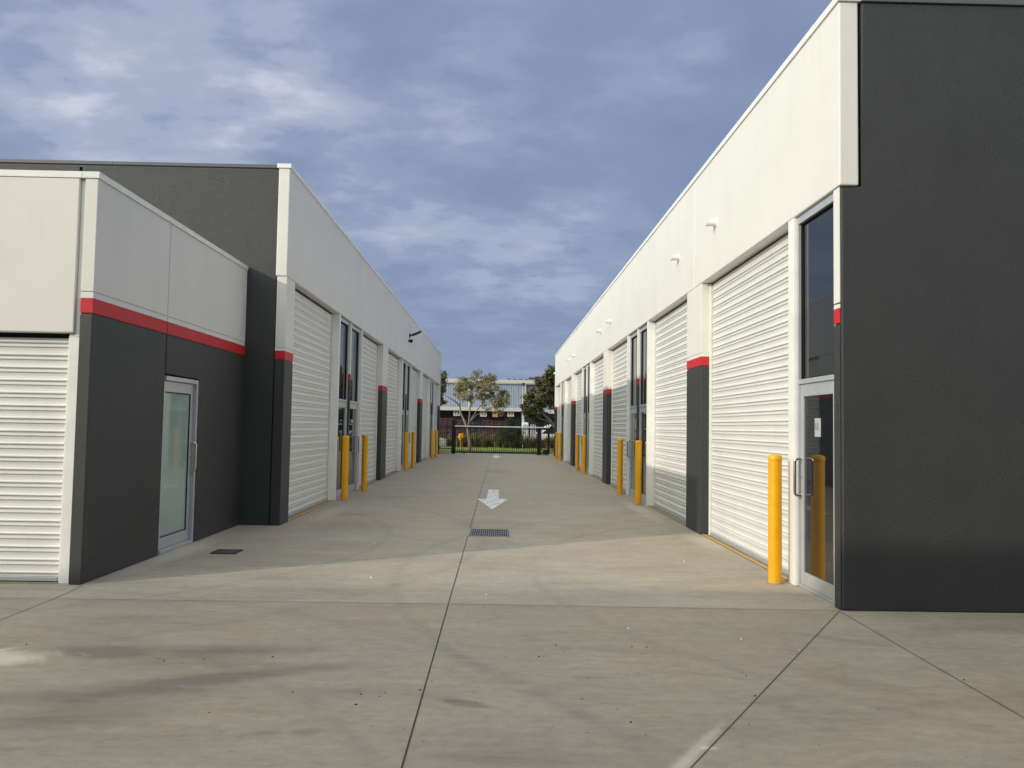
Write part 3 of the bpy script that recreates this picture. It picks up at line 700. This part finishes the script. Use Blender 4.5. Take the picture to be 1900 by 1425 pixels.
# ------------------------------------------------------------------ bollards
def make_bollard():
    o = thing('bollard', (0, 0, 0), 'x', 'bollard')
    r = .072
    mb = MB(); mb.lathe([(r, 0), (r, 1.335)]); mb.build('post', M['yellow'], o, smooth=40)
    mb = MB(); mb.lathe([(r + .004, 1.332), (r + .005, 1.34), (r + .005, 1.368), (r - .004, 1.385), (r * .6, 1.397), (.01, 1.401)]); mb.build('cap', M['yellow'], o, smooth=35)
    mb = MB(); mb.lathe([(r + .012, .0005), (r + .012, .004), (r + .002, .006)]); mb.build('grout_ring', M['threshold'], o, smooth=40)
    return o
bol = make_bollard()
G = 'yellow bollards guarding the doors'
first = True
for x, y, lab in [
    (3.03, 9.02, 'nearest and largest yellow bollard, beside the right glass door marked 13'),
    (3.045, 17.98, 'sunlit topped yellow bollard, second from the front on the right side'),
    (3.045, 20.66, 'shaded yellow bollard, third from the front on the right side'),
    (3.06, 29.6, 'yellow bollard on the right, nearer one of the middle pair'),
    (3.045, 31.9, 'yellow bollard on the right, farther one of the middle pair'),
    (3.055, 41.1, 'yellow bollard on the right, nearer one of the pair by the gate'),
    (3.06, 43.6, 'farthest yellow bollard on the right, next to the gate motor'),
    (-3.33, 18.05, 'front yellow bollard on the left, before the first pair of glass doors'),
    (-3.325, 20.62, 'second yellow bollard on the left, beyond the first glass doors'),
    (-3.32, 29.8, 'yellow bollard on the left, nearer one of the middle pair'),
    (-3.30, 32.0, 'yellow bollard on the left, farther one of the middle pair'),
    (-3.30, 41.2, 'yellow bollard on the left, nearer one of the last pair'),
    (-3.31, 44.0, 'farthest yellow bollard on the left, next to the end pillar')]:
    b = bol if first else copy_tree(bol); first = False
    b.location = (x, y, 0); b.rotation_euler = (0, 0, random.uniform(0, 6)); tag(b, lab, 'bollard', G)

# ------------------------------------------------------------------ sliding gate and end fences
YG = 48.9
gx = lambda px: (px - 926) / (1530 / YG)          # pixel column on the gate plane -> metres across the lane
gt = thing('sliding_gate', (0, YG, 0), 'black barred sliding gate with a silver top rail across the lane end', 'gate')
mb = MB()
x = gx(846)
while x < gx(1000): mb.box(x - .016, x + .016, YG - .016, YG + .016, .10, 1.76); x += .125
mb.build('bars', M['black'], gt)
mb = MB(); mb.box(gx(842), gx(1020), YG - .03, YG + .03, .06, .16, .005); mb.box(gx(842), gx(1020), YG - .025, YG + .025, 1.50, 1.56, .005); mb.box(gx(843), gx(845.5), YG - .03, YG + .03, .06, 1.6); mb.box(gx(1016), gx(1020), YG - .03, YG + .03, .06, 1.6); mb.build('gate_frame', M['black'], gt)
mb = MB(); mb.tube([(gx(844), YG - .06, 1.63), (gx(1019), YG - .06, 1.63)], .036, 12); mb.build('top_rail', M['galv'], gt)
for px in (862, 1003):
    mb = MB(); mb.tube([(gx(px), YG - .03, .035), (gx(px), YG + .03, .035)], .034, 14); mb.box(gx(px) - .05, gx(px) + .05, YG - .05, YG - .035, .02, .12); mb.build('wheel', M['black'], gt)
def gate_post(px0, px1, h, label):
    o = thing('gate_post', (gx((px0 + px1) / 2), YG + .12, 0), label, 'post', 'black posts beside the sliding gate')
    mb = MB(); mb.box(gx(px0), gx(px1), YG + .07, YG + .23, 0, h, .006); mb.build('post', M['black'], o)
    mb = MB(); mb.box(gx(px0) - .012, gx(px1) + .012, YG + .055, YG + .245, h, h + .025, .004); mb.build('cap', M['black'], o)
gate_post(838.5, 845.5, 1.98, 'thick black gate post at the left end of the sliding gate')
gate_post(997, 1004.5, 1.84, 'thick black gate post left of the gate motor')
gate_post(1002.5, 1006.5, 1.98, 'slim tall black guide post right against the gate motor') if False else None
def bar_fence(px0, px1, y, h, label, plinth, name='bar_fence'):
    o = thing(name, (gx((px0 + px1) / 2), y, 0), label, 'fence')
    mb = MB(); x = gx(px0) + .04
    while x < gx(px1): mb.box(x - .01, x + .01, y - .01, y + .01, .20, h); x += .125
    mb.build('bars', M['black'], o)
    for z0, z1 in ((.28, .33), (.78, .82), (h - .16, h - .11)):
        mb = MB(); mb.box(gx(px0), gx(px1), y - .02, y + .02, z0, z1); mb.build('rail', M['black'], o)
    if plinth:
        mb = MB(); mb.box(gx(px0), gx(px1), y - .09, y + .09, 0, .21, .008); mb.build('plinth', smooth_paint('sandstone', (.50, .40, .24), .8), o)
bar_fence(812, 838.2, YG + .16, 1.72, 'short black bar fence on a sandy plinth left of the gate', True)
bar_fence(1005, 1032, YG + .22, 1.72, 'short black bar fence right of the gate behind the motor', False)
gm = thing('gate_motor', (gx(1011), YG - .22, 0), 'black box gate motor on the ground at the right gate end', 'gate motor')
mb = MB(); mb.box(gx(1007.5), gx(1016.5), YG - .34, YG - .1, .07, .34, .02); mb.build('housing', M['black'], gm)
mb = MB(); mb.box(gx(1006.5), gx(1017.5), YG - .36, YG - .08, .0, .07, .01); mb.build('base', M['threshold'], gm)

# ------------------------------------------------------------------ beyond the gate
rg = random.Random(11)
sheet_obj('lawn', -40, 40, 51.2, 66, .0, simple_noise('lawn_soil', [(.3, (.14, .19, .04)), (.7, (.24, .27, .07))], 1.5))
sheet_obj('yard', -80, 80, 66.02, 130, .0, simple_noise('yard_asphalt', [(.3, (.04, .04, .042)), (.7, (.07, .07, .07))], 1.5))
tag(MB().box(-40, 40, 51.0, 51.2, -.02, .06, .01).build('kerb', M['concrete']), kind='structure')
def blades(name, mat, n, xr, yr, h0, h1, w, lean):
    mb = MB()
    for _ in range(n):
        x, y = rg.uniform(*xr), rg.uniform(*yr); h = rg.uniform(h0, h1); a = rg.uniform(0, 6.28); l = rg.uniform(0, lean) * h; b = rg.uniform(0, 6.28)
        dx, dy = math.cos(a) * w, math.sin(a) * w; lx, ly = math.cos(b) * l, math.sin(b) * l
        v = [mb.bm.verts.new(q) for q in ((x - dx, y - dy, 0), (x + dx, y + dy, 0), (x + dx * .7 + lx * .4, y + dy * .7 + ly * .4, h * .6), (x - dx * .7 + lx * .4, y - dy * .7 + ly * .4, h * .6), (x + lx, y + ly, h))]
        mb.bm.faces.new((v[0], v[1], v[2], v[3])); mb.bm.faces.new((v[3], v[2], v[4]))
    return tag(mb.build(name, mat), kind='stuff')
blades('grass', M['grass'], 9000, (-8, 8), (51.3, 64.5), .03, .08, .012, .6)
# strappy clumps of reeds along the bed
mb = MB()
for c in range(330):
    cx, cy = rg.uniform(-9, 9), rg.uniform(63.6, 66.6); H = rg.uniform(.75, 1.35) * (1.12 if -2.5 < cx < .8 else .98)
    for k in range(26):
        a = rg.uniform(0, 6.28); l = rg.uniform(.05, .55) * H; h = H * rg.uniform(.6, 1.05); w = .016
        x, y = cx + math.cos(a) * .06, cy + math.sin(a) * .06; dx, dy = -math.sin(a) * w, math.cos(a) * w; lx, ly = math.cos(a) * l, math.sin(a) * l
        v = [mb.bm.verts.new(q) for q in ((x - dx, y - dy, 0), (x + dx, y + dy, 0), (x + dx + lx * .35, y + dy + ly * .35, h * .65), (x - dx + lx * .35, y - dy + ly * .35, h * .65), (x + lx, y + ly, h * rg.uniform(.8, 1)))]
        mb.bm.faces.new((v[0], v[1], v[2], v[3])); mb.bm.faces.new((v[3], v[2], v[4]))
tag(mb.build('reeds', M['reed']), kind='stuff')

def leaf_crown(blobs, n_per_m3, size, seed, twig=1.0):
    r = random.Random(seed); mb = MB()
    for (x, y, z, rx, ry, rz) in blobs:
        vol = 4.19 * rx * ry * rz; n = int(vol * n_per_m3)
        subs = []                                        # leaf sprays inside the blob leave gaps between them
        for _ in range(max(16, int(vol * 16))):
            while True:
                u = Vector((r.uniform(-1, 1), r.uniform(-1, 1), r.uniform(-1, 1)))
                if .1 < u.length < 1.08: break
            subs.append((u, r.uniform(.14, .34)))
        for _ in range(n):
            u, sr = r.choice(subs)
            q = u + Vector((r.gauss(0, sr * .8), r.gauss(0, sr * .8), r.gauss(0, sr * .7)))
            c = Vector((x + q.x * rx, y + q.y * ry, z + q.z * rz))
            a = Vector((r.gauss(0, 1), r.gauss(0, 1), r.gauss(-.3, .7))).normalized(); b = a.orthogonal().normalized()
            b.rotate(Matrix.Rotation(r.uniform(0, 6.28), 3, a)); s_ = size * r.uniform(.6, 1.3); w = s_ * .36
            v = [mb.bm.verts.new(tuple(t)) for t in (c - a * s_, c + b * w, c + a * s_, c - b * w)]
            mb.bm.faces.new(v)
    return mb
def tree(name, base, label, branches, blobs, leafmat, dens, size, seed, group=None, cat='tree'):
    o = thing(name, base, label, cat, group)
    mb = MB()
    for pts, r0, r1 in branches:
        n = len(pts); mb.tube(pts, [r0 + (r1 - r0) * i / (n - 1) for i in range(n)], 8)
    if branches: mb.build('trunk', M['bark'], o, smooth=60)
    leaf_crown(blobs, dens, size, seed).build('crown', leafmat, o)
    return o
def at(px, py, Y):                                        # photo pixel -> point in the place at distance Y
    d = cam.matrix_world.to_3x3() @ Vector(((px - 950) / 1530, -(py - 712.5) / 1530, -1)); t = Y / d.y
    return (d.x * t, Y, 1.65 + d.z * t)
YT = 55.0
def B(px, py, rpx, rpy, Y, dy=0.0):
    p = at(px, py, Y); k = Y / 1530 * 1.08; return (p[0], Y + dy, p[2], rpx * k, (rpx + rpy) * .5 * k, rpy * k)
bp = at(871, 838, YT)
tree('gum_tree', (bp[0], YT, 0), 'small grey barked gum tree with thin olive crown on the grass strip', [
    ([(bp[0], YT, -.05), at(871.5, 822, YT), at(870, 808, YT), at(867.5, 797, YT)], .135, .095),
    ([at(867.5, 797, YT), at(862, 782, YT + .1), at(854.5, 765, YT + .2), at(853, 752, YT + .3), at(853.5, 745, YT + .3), at(850, 735, YT + .4)], .075, .03),
    ([at(853, 753, YT + .3), at(845, 745, YT), at(835, 739, YT - .2), at(826, 734, YT - .3), at(818, 728, YT - .4)], .045, .018),
    ([at(867.5, 799, YT), at(870, 785, YT - .2), at(871.5, 768, YT - .3), at(872, 753, YT - .3), at(876, 742, YT - .4), at(877, 730, YT - .4)], .07, .025),
    ([at(872, 754, YT - .3), at(882, 742, YT - .5), at(890, 728, YT - .6), at(897, 715, YT - .6)], .04, .012),
    ([at(869, 790, YT - .1), at(876, 775, YT + .2), at(886, 760, YT + .5), at(895, 749, YT + .6), at(902, 735, YT + .7)], .05, .016),
    ([at(870, 784, YT - .1), at(884, 770, YT + .3), at(898, 764, YT + .5), at(912, 757, YT + .7), at(922, 750, YT + .7)], .04, .014),
    ([at(850, 737, YT + .4), at(858, 722, YT + .4), at(862, 708, YT + .4)], .03, .012),
    ([at(877, 732, YT - .4), at(880, 712, YT - .2), at(883, 694, YT)], .02, .006)],
    [B(862, 716, 15, 12, YT, .2), B(850, 727, 12, 9, YT, .4), B(866, 735, 12, 9, YT, -.3), B(872, 708, 10, 8, YT), B(858, 704, 10, 5, YT, -.3),
     B(906, 704, 14, 10, YT, .2), B(913, 700, 8, 8, YT, -.2), B(896, 716, 16, 10, YT, .4), B(908, 722, 15, 10, YT, -.4), B(894, 733, 13, 9, YT), B(911, 735, 10, 8, YT, .4), B(889, 722, 8, 8, YT, -.3),
     B(932, 738, 12, 12, YT, .3), B(925, 752, 10, 10, YT), B(940, 746, 8, 9, YT, -.3), B(930, 764, 7, 7, YT, .3), B(918, 745, 9, 7, YT, -.4), B(942, 733, 5, 6, YT, .2),
     B(884, 694, 7, 7, YT, .1), B(889, 690, 5, 4, YT, -.2), B(878, 699, 5, 4, YT, .2), B(898, 752, 6, 5, YT, .5), B(905, 760, 6, 4, YT, .2)],
    M['leaf_olive'], 4700, .055, 5)
YT2 = 53.0
tp = at(1040, 800, YT2)
tree('evergreen_tree', (tp[0], YT2, 0), 'large dense dark green tree rising beside the right block', [
    ([(tp[0] + .3, YT2, -.05), at(1036, 798, YT2), at(1026, 788, YT2), at(1016, 775, YT2), at(1006, 766, YT2), at(996, 758, YT2)], .16, .05),
    ([at(1038, 800, YT2), at(1030, 760, YT2), at(1022, 730, YT2), at(1018, 705, YT2)], .12, .04),
    ([at(1026, 788, YT2), at(1012, 780, YT2 - .3), at(1000, 776, YT2 - .4)], .05, .02)],
    [B(1022, 690, 9, 12, YT2), B(1015, 699, 12, 11, YT2, .5), B(1030, 700, 14, 16, YT2, .4), B(1006, 712, 12, 12, YT2, -.4), B(1022, 716, 14, 14, YT2, .6), B(996, 724, 12, 10, YT2, .3), B(1012, 730, 14, 12, YT2, -.6),
     B(985, 730, 10, 10, YT2), B(982, 742, 13, 10, YT2, .5), B(998, 742, 13, 11, YT2, -.4), B(1022, 740, 12, 10, YT2, .5), B(980, 757, 11, 9, YT2, .3), B(994, 757, 11, 10, YT2, .4), B(1007, 750, 10, 9, YT2, -.4),
     B(989, 770, 12, 8, YT2, .2), B(1005, 774, 13, 9, YT2, .6), B(976, 768, 7, 9, YT2, -.2), B(1003, 786, 9, 6, YT2, .4), B(1027, 752, 9, 8, YT2, -.3), B(1025, 778, 10, 9, YT2, 1.0), B(1042, 720, 20, 30, YT2, 1.2)],
    M['leaf_dark'], 2600, .085, 8)
Y3 = 66.0
tp = at(812, 760, Y3)
tree('evergreen_tree', (tp[0], Y3, 0), 'dark reddish green tree peeping out behind the left row', [([(tp[0], Y3, 0), at(812, 760, Y3), at(812, 720, Y3)], .18, .06)],
     [B(818, 698, 10, 11, Y3), B(822, 712, 9, 12, Y3, .4), B(816, 722, 10, 12, Y3, -.3), B(806, 712, 14, 22, Y3, .5), B(820, 742, 8, 6, Y3), B(824, 747, 6, 4, Y3, .3), B(808, 742, 12, 12, Y3, .5)],
     M['leaf_dark'], 1500, .095, 21)
Y4 = 112.0
tp = at(995, 760, Y4)
tree('distant_tree', (tp[0], Y4, 0), 'rounded treetop showing above the far warehouse roof', [([(tp[0], Y4, 0), at(995, 720, Y4)], .3, .15)],
     [B(990, 706, 9, 6, Y4), B(999, 706, 9, 7, Y4, .5), B(995, 714, 14, 10, Y4)], M['leaf_dark'], 160, .20, 31)
Y5 = 63.2
bb = at(947, 833, Y5)
tree('round_bush', (bb[0], Y5, 0), 'rounded dark green bush standing in the reeds behind the gate', [([(bb[0], Y5, 0), at(947, 800, Y5)], .08, .03)],
     [B(942, 787, 12, 11, Y5), B(954, 790, 12, 12, Y5, .3), B(946, 802, 17, 13, Y5), B(957, 808, 14, 13, Y5, -.3), B(940, 812, 13, 12, Y5, .3), B(950, 822, 17, 10, Y5)],
     M['leaf_bush'], 2600, .06, 41, cat='bush')

# far warehouse --------------------------------------------------------
YW = 85.0
wp = lambda px: (px - 926) / (1530 / YW)
wz = lambda px, py: at(px, py, YW)[2]
fw = thing('corrugated_warehouse', (0, YW, 0), 'blue grey corrugated warehouse with cream gutter behind the gate', 'building')
zt, za = wz(926, 711), wz(926, 758)
prof = []
x = -22.0
while x < wp(974):
    for dx, o in ((0, 0), (.10, 0), (.13, -.03), (.17, -.03), (.20, 0)): prof.append((x + dx, o))
    x += .25
mb = MB(); mb.sheet([[(a, YW + o, z) for a, o in prof] for z in (za - .2, zt)]); mb.build('wall_cladding', M['cladding'], fw)
prof = []
x = wp(975)
while x < 16:
    for dx, o in ((0, 0), (.10, 0), (.13, -.03), (.17, -.03), (.20, 0)): prof.append((x + dx, o))
    x += .25
mb = MB(); mb.sheet([[(a, YW + .25 + o, z) for a, o in prof] for z in (0, zt - .05)]); mb.build('wall_cladding', M['cladding'], fw)
mb = MB(); mb.box(-22, 16.2, YW - .25, YW + .1, zt, zt + .34, .02); mb.box(-22, 16.2, YW - .2, YW + .06, zt - .07, zt); mb.build('gutter', M['cream'], fw)
mb = MB(); mb.poly([(-22, YW + .1, zt + .3), (-22, YW + 25, zt + 1.0), (-22, YW + 25, zt), (-22, YW + .1, zt)], (38, 0, 0)); mb.build('roof', M['roof'], fw)
for px in (869.5, 973.5):
    mb = MB(); mb.box(wp(px) - .09, wp(px) + .09, YW - .22, YW - .06, za, zt, .01); mb.build('downpipe', M['cream'], fw)
mb = MB(); mb.box(wp(969) - .06, wp(969) + .06, YW - .15, YW - .055, za, wz(969, 717), .01); mb.build('vent_pipe', M['cream'], fw)
mb = MB(); mb.box(wp(967), wp(972), YW - .5, YW - .05, wz(969, 714), wz(969, 711), .02); mb.build('floodlight_box', M['black'], fw)
# awning and ground storey with its shade put into the dark wall colour
mb = MB(); mb.box(-22, wp(968.5), YW - 3.0, YW - .06, za - .33, za + .02, .01); mb.build('awning_beam', M['cream'], fw)
for px in (968, 800):
    mb = MB(); mb.box(wp(px) - .09, wp(px) + .09, YW - 2.95, YW - 2.75, 0, za - .34, .01); mb.build('awning_post', M['cream'], fw)
mb = MB(); mb.box(-22, wp(974), YW + .05, YW + .25, 0, za - .2); mb.build('shaded_wall', M['shade_dark_wall'], fw)
mb = MB(); mb.box(wp(974) + .02, 16, YW - .05, YW + .15, 0, za - .3); mb.build('shaded_wall', M['shade_dark_wall'], fw)
mb = MB(); mb.box(wp(977), 16, YW - .4, YW - .06, za - .45, za - .10, .01); mb.build('awning_beam', M['cream'], fw)
for (a, b) in ((832, 858), (884, 908), (936, 964)):
    mb = MB(); mb.box(wp(a), wp(b), YW - .02, YW + .04, 0, 2.6); mb.build('shutter', smooth_paint('shutter_grey', (.075, .075, .08), .6), fw)
def number_sign(px, py, txt, label, mat='cream', w=1.0):
    p = at(px, py, YW - 2.6); o = thing('unit_number_sign', p, label, 'sign', 'unit number signs under the warehouse awning')
    mb = MB(); mb.box(p[0] - .34 * w, p[0] + .34 * w, p[1] - .02, p[1] + .02, p[2] - .30, p[2] + .30, .01); mb.build('board', M[mat], o)
    if txt:
        me = text_mesh(txt, .52, .02); me.materials.append(M['ink'])
        t = bpy.data.objects.new('numerals', me); COL.objects.link(t); t.parent = o; t.location = (0, -.03, 0); t.rotation_euler = (R(90), 0, 0)
number_sign(847.5, 766, '13', 'cream unit number 13 sign under the awning, left of the gum tree trunk')
number_sign(897, 767.5, '12', 'cream unit number 12 sign under the awning, behind the gum branches')
number_sign(947.5, 767.5, '11', 'cream unit number 11 sign under the awning, above the round bush')
p = at(919, 766, YW - 2.62)
o = thing('hanging_sign', p, 'small orange brown sign hanging under the warehouse awning', 'sign')
mb = MB(); mb.box(p[0] - .28, p[0] + .28, p[1] - .02, p[1] + .02, p[2] - .42, p[2] + .34, .01); mb.build('board', M['orange'], o)
mb = MB(); mb.box(p[0] - .10, p[0] + .06, p[1] - .03, p[1] - .021, p[2] - .12, p[2] + .2); mb.build('emblem', M['ink'], o)
# solar panels on the roof edge
G = 'solar panels on the far roof'
for k, (a, b) in enumerate([(938, 948), (949, 959), (960, 970.5), (971.5, 981.5), (982.5, 992)]):
    o = thing('solar_panel', ((wp(a) + wp(b)) / 2, YW + 1.2, zt + .34), ['leftmost', 'second from the left', 'middle', 'second from the right', 'rightmost'][k] + ' solar panel tilted on the far warehouse roof', 'solar panel', G)
    mb = MB(); mb.poly([(wp(a), YW + .9, zt + .38), (wp(a), YW + 2.2, zt + .62), (wp(a), YW + 2.2, zt + .57), (wp(a), YW + .9, zt + .33)], (wp(b) - wp(a), 0, 0)); mb.build('frame', M['galv'], o)
    mb = MB(); mb.poly([(wp(a) + .03, YW + .92, zt + .395), (wp(a) + .03, YW + 2.18, zt + .625), (wp(a) + .03, YW + 2.18, zt + .615), (wp(a) + .03, YW + .92, zt + .385)], (wp(b) - wp(a) - .06, 0, 0)); mb.build('cells', M['solar'], o)
    mb = MB(); mb.box(wp(a) + .05, wp(a) + .09, YW + 1.9, YW + 1.94, zt + .3, zt + .52); mb.box(wp(b) - .09, wp(b) - .05, YW + 1.9, YW + 1.94, zt + .3, zt + .52); mb.build('stand', M['galv'], o)

# red stillages -------------------------------------------------------
YK = 71.0
kx = lambda px: (px - 926) / (1530 / YK)
G = 'steel stillages in the yard'
def stillage(px0, px1, h, label, frame):
    o = thing('stillage', (kx((px0 + px1) / 2), YK, 0), label, 'stillage', G)
    x0, x1 = kx(px0), kx(px1); d = 1.0; mb = MB()
    for xx in (x0, (x0 + x1) / 2 - .025, x1 - .05):
        for yy in (YK, YK + d): mb.box(xx, xx + .05, yy, yy + .05, 0, h)
    for z in (h - .07, h - .48, h * .52, .55, .1):
        for yy in (YK - .005, YK + d + .005): mb.box(x0, x1, yy, yy + .04, z, z + .05)
    mb.build('frame', frame, o)
    mb = MB()
    for i in range(int((x1 - x0) / .11)): mb.tube([(x0 + .1 + i * .11, YK + .07, .12), (x0 + .1 + i * .11, YK + .07, h - .5)], .008, 5)
    for i in range(int((h - .5) / .16)): mb.tube([(x0 + .03, YK + .08, .15 + i * .16), (x1 - .03, YK + .08, .15 + i * .16)], .009, 5)
    mb.build('mesh', M['crate_mesh'], o)
    for z0, z1 in ((.16, .52), (.62, h * .5), (h * .56, h - .55), (h - .42, h - .1)):
        mb = MB(); q = x0 + .08
        while q < x1 - .3: mb.box(q, q + .40, YK + .14, YK + .9, z0, z1 - .02 - .05 * rg.random(), .01); q += .44
        mb.build('crates', M['crate_dark'], o)
stillage(816, 839, 2.30, 'red steel stillage at the far left behind the bar fence', M['rack_red'])
stillage(843, 864, 2.20, 'red steel stillage left of the gum tree trunk behind the gate', M['rack_red'])
stillage(869, 893, 2.20, 'black steel stillage right of the gum tree trunk', M['black'])
stillage(895, 914.5, 2.20, 'red steel stillage between the black stillage and the narrow red one', M['rack_red'])
stillage(917, 940, 2.15, 'red steel stillage half hidden by the round bush', M['rack_red'])

# yellow fitting on the rack, white cabinet, cream slatted panel, vehicles ------
YV = 66.9
YP = 63.2
vx = lambda px: (px - 926) / (1530 / YV)
p = at(854, 811.5, YP)
o = thing('standpipe', (p[0], YP, 0), 'bright yellow standpipe with a side outlet behind the gate left of the gum tree', 'standpipe')
mb = MB(); mb.lathe([(.05, 0), (.05, .55), (.10, .60), (.12, .95), (.10, 1.05), (.03, 1.08)], (p[0], YP, 0), 14); mb.build('riser', M['yellow'], o, smooth=50)
mb = MB(); mb.tube([(p[0], YP - .02, .80), (p[0] - .22, YP - .05, .80)], .07, 12); mb.build('outlet', M['yellow'], o)
mb = MB(); mb.tube([(p[0] + .15, YP - .02, .74), (p[0] + .17, YP - .02, 1.10)], [.06, .08], 12); mb.build('valve', M['yellow'], o)
o = thing('white_cabinet', (vx(976), YV + 1, 0), 'white cabinet with a grey door behind the gate right of the round bush', 'cabinet')
mb = MB(); mb.box(vx(969), vx(981), YV + .8, YV + 1.4, .0, 2.02, .04); mb.build('body', M['car_white'], o)
mb = MB(); mb.box(vx(972.5), vx(977.5), YV + .78, YV + .80, .3, 1.88, .004); mb.build('door', smooth_paint('cabinet_grey', (.42, .43, .44), .5), o)
mb = MB(); mb.tube([(vx(972.5), YV + 1.1, 2.02), (vx(972.5), YV + 1.1, 2.55)], .025, 8); mb.build('mast', M['galv'], o)
o = thing('cream_panel_rack', (vx(991), YV + .6, 0), 'cream rack of three upright panels next to the white cabinet', 'panel rack')
for k in range(3):
    mb = MB(); mb.box(vx(985 + k * 4), vx(987.4 + k * 4), YV + .5, YV + .7, .62, 1.86, .02); mb.build('panel', M['cream'], o)
mb = MB(); mb.box(vx(984.5), vx(997), YV + .48, YV + .72, .55, .62, .01); mb.box(vx(984.5), vx(985.5), YV + .5, YV + .7, 0, .55); mb.box(vx(996), vx(997), YV + .5, YV + .7, 0, .55); mb.build('frame', M['cream'], o)

def vehicle(name, label, cat, x, y, rz, L, H, hood, van):
    o = thing(name, (x, y, 0), label, cat, None, rz)
    Wd = 1.75; hl = L / 2
    if van: out = [(-hl, .35), (-hl, 1.0), (-hl + .12, H - .12), (-hl + .3, H), (hl - 1.35, H), (hl - .95, H - .12), (hl - .25, 1.12), (hl, .95), (hl, .35)]
    else: out = [(-hl, .3), (-hl, .72), (-hl + .25, .92), (-hl + .75, H), (hl - 1.9, H), (hl - 1.15, .93), (hl - .15, .80), (hl, .62), (hl, .3)]
    mb = MB(); mb.poly([(a, -Wd / 2, z) for a, z in out], (0, Wd, 0), .05); body = mb.build('body', M['car_white'], o, loc=(0, 0, 0), smooth=50)
    zb = 1.05 if van else .93
    if van: gl = [(-hl + .35, zb + .05), (-hl + .35, H - .2), (hl - 1.35, H - .2), (hl - .62, zb + .08)]
    else: gl = [(-hl + .5, zb), (-hl + .82, H - .08), (hl - 1.95, H - .08), (hl - 1.35, zb)]
    for s_ in (-1, 1):
        mb = MB(); mb.poly([(a, s_ * (Wd / 2 + .001), z) for a, z in gl], (0, s_ * .008, 0)); mb.build('side_window', M['windscreen'], o, loc=(0, 0, 0))
        for a in (-hl + .75, hl - .75):
            mb = MB(); mb.tube([(a, s_ * (Wd / 2 - .2), .31), (a, s_ * (Wd / 2 + .02), .31)], .31, 20); wv = mb.build('wheel', M['rubber'], o, loc=(0, 0, 0))
            mb = MB(); mb.tube([(a, s_ * (Wd / 2 + .02), .31), (a, s_ * (Wd / 2 + .03), .31)], .19, 14); mb.build('rim', M['galv'], wv, loc=(0, 0, 0))
        mb = MB(); mb.box(hl - .06, hl + .01, s_ * .55 - .18, s_ * .55 + .18, .60, .76, .02); mb.build('headlight', M['galv'], o, loc=(0, 0, 0))
    w0, w1 = ((hl - .95, H - .14), (hl - .28, 1.14)) if van else ((hl - 1.86, H - .04), (hl - 1.2, .96))
    mb = MB(); mb.poly([(w0[0] + .02, -.72, w0[1] + .01), (w1[0] + .02, -.78, w1[1] + .01), (w1[0] + .02, .78, w1[1] + .01), (w0[0] + .02, .72, w0[1] + .01)], (.012, 0, .008)); mb.build('windscreen', M['windscreen'], o, loc=(0, 0, 0))
    return o
vehicle('parked_car', 'white parked car nosing out behind the left fence', 'car', -5.45, 54.3, 0, 4.0, 1.45, 1.0, False)
vehicle('parked_van', 'white parked van showing its roof and windscreen right of the gate motor', 'van', 5.2, 68.6, math.pi, 4.6, 1.98, 1.0, True)

# the tall warehouse behind the viewer whose shadow lies over the foreground
bw = thing('facing_warehouse', (-10, -5, 0), 'tall plain grey warehouse behind the viewer', 'building')
HB = 9.0
mb = MB(); mb.box(-45, 30, -25, -5.0, 0, HB); mb.build('wall', smooth_paint('grey_precast', (.20, .195, .18), .7), bw)
mb = MB(); mb.box(-45.1, 30.1, -25.1, -4.98, HB, HB + .12); mb.build('parapet_cap', M['dark_cap'], bw)
for k in range(6):
    mb = MB(); mb.box(-40 + k * 11, -35 + k * 11, -5.0, -4.97, .01, 4.4); mb.build('roller_shutter', M['roller'], bw)

for o in S.objects:
    if '_org' in o: del o['_org']
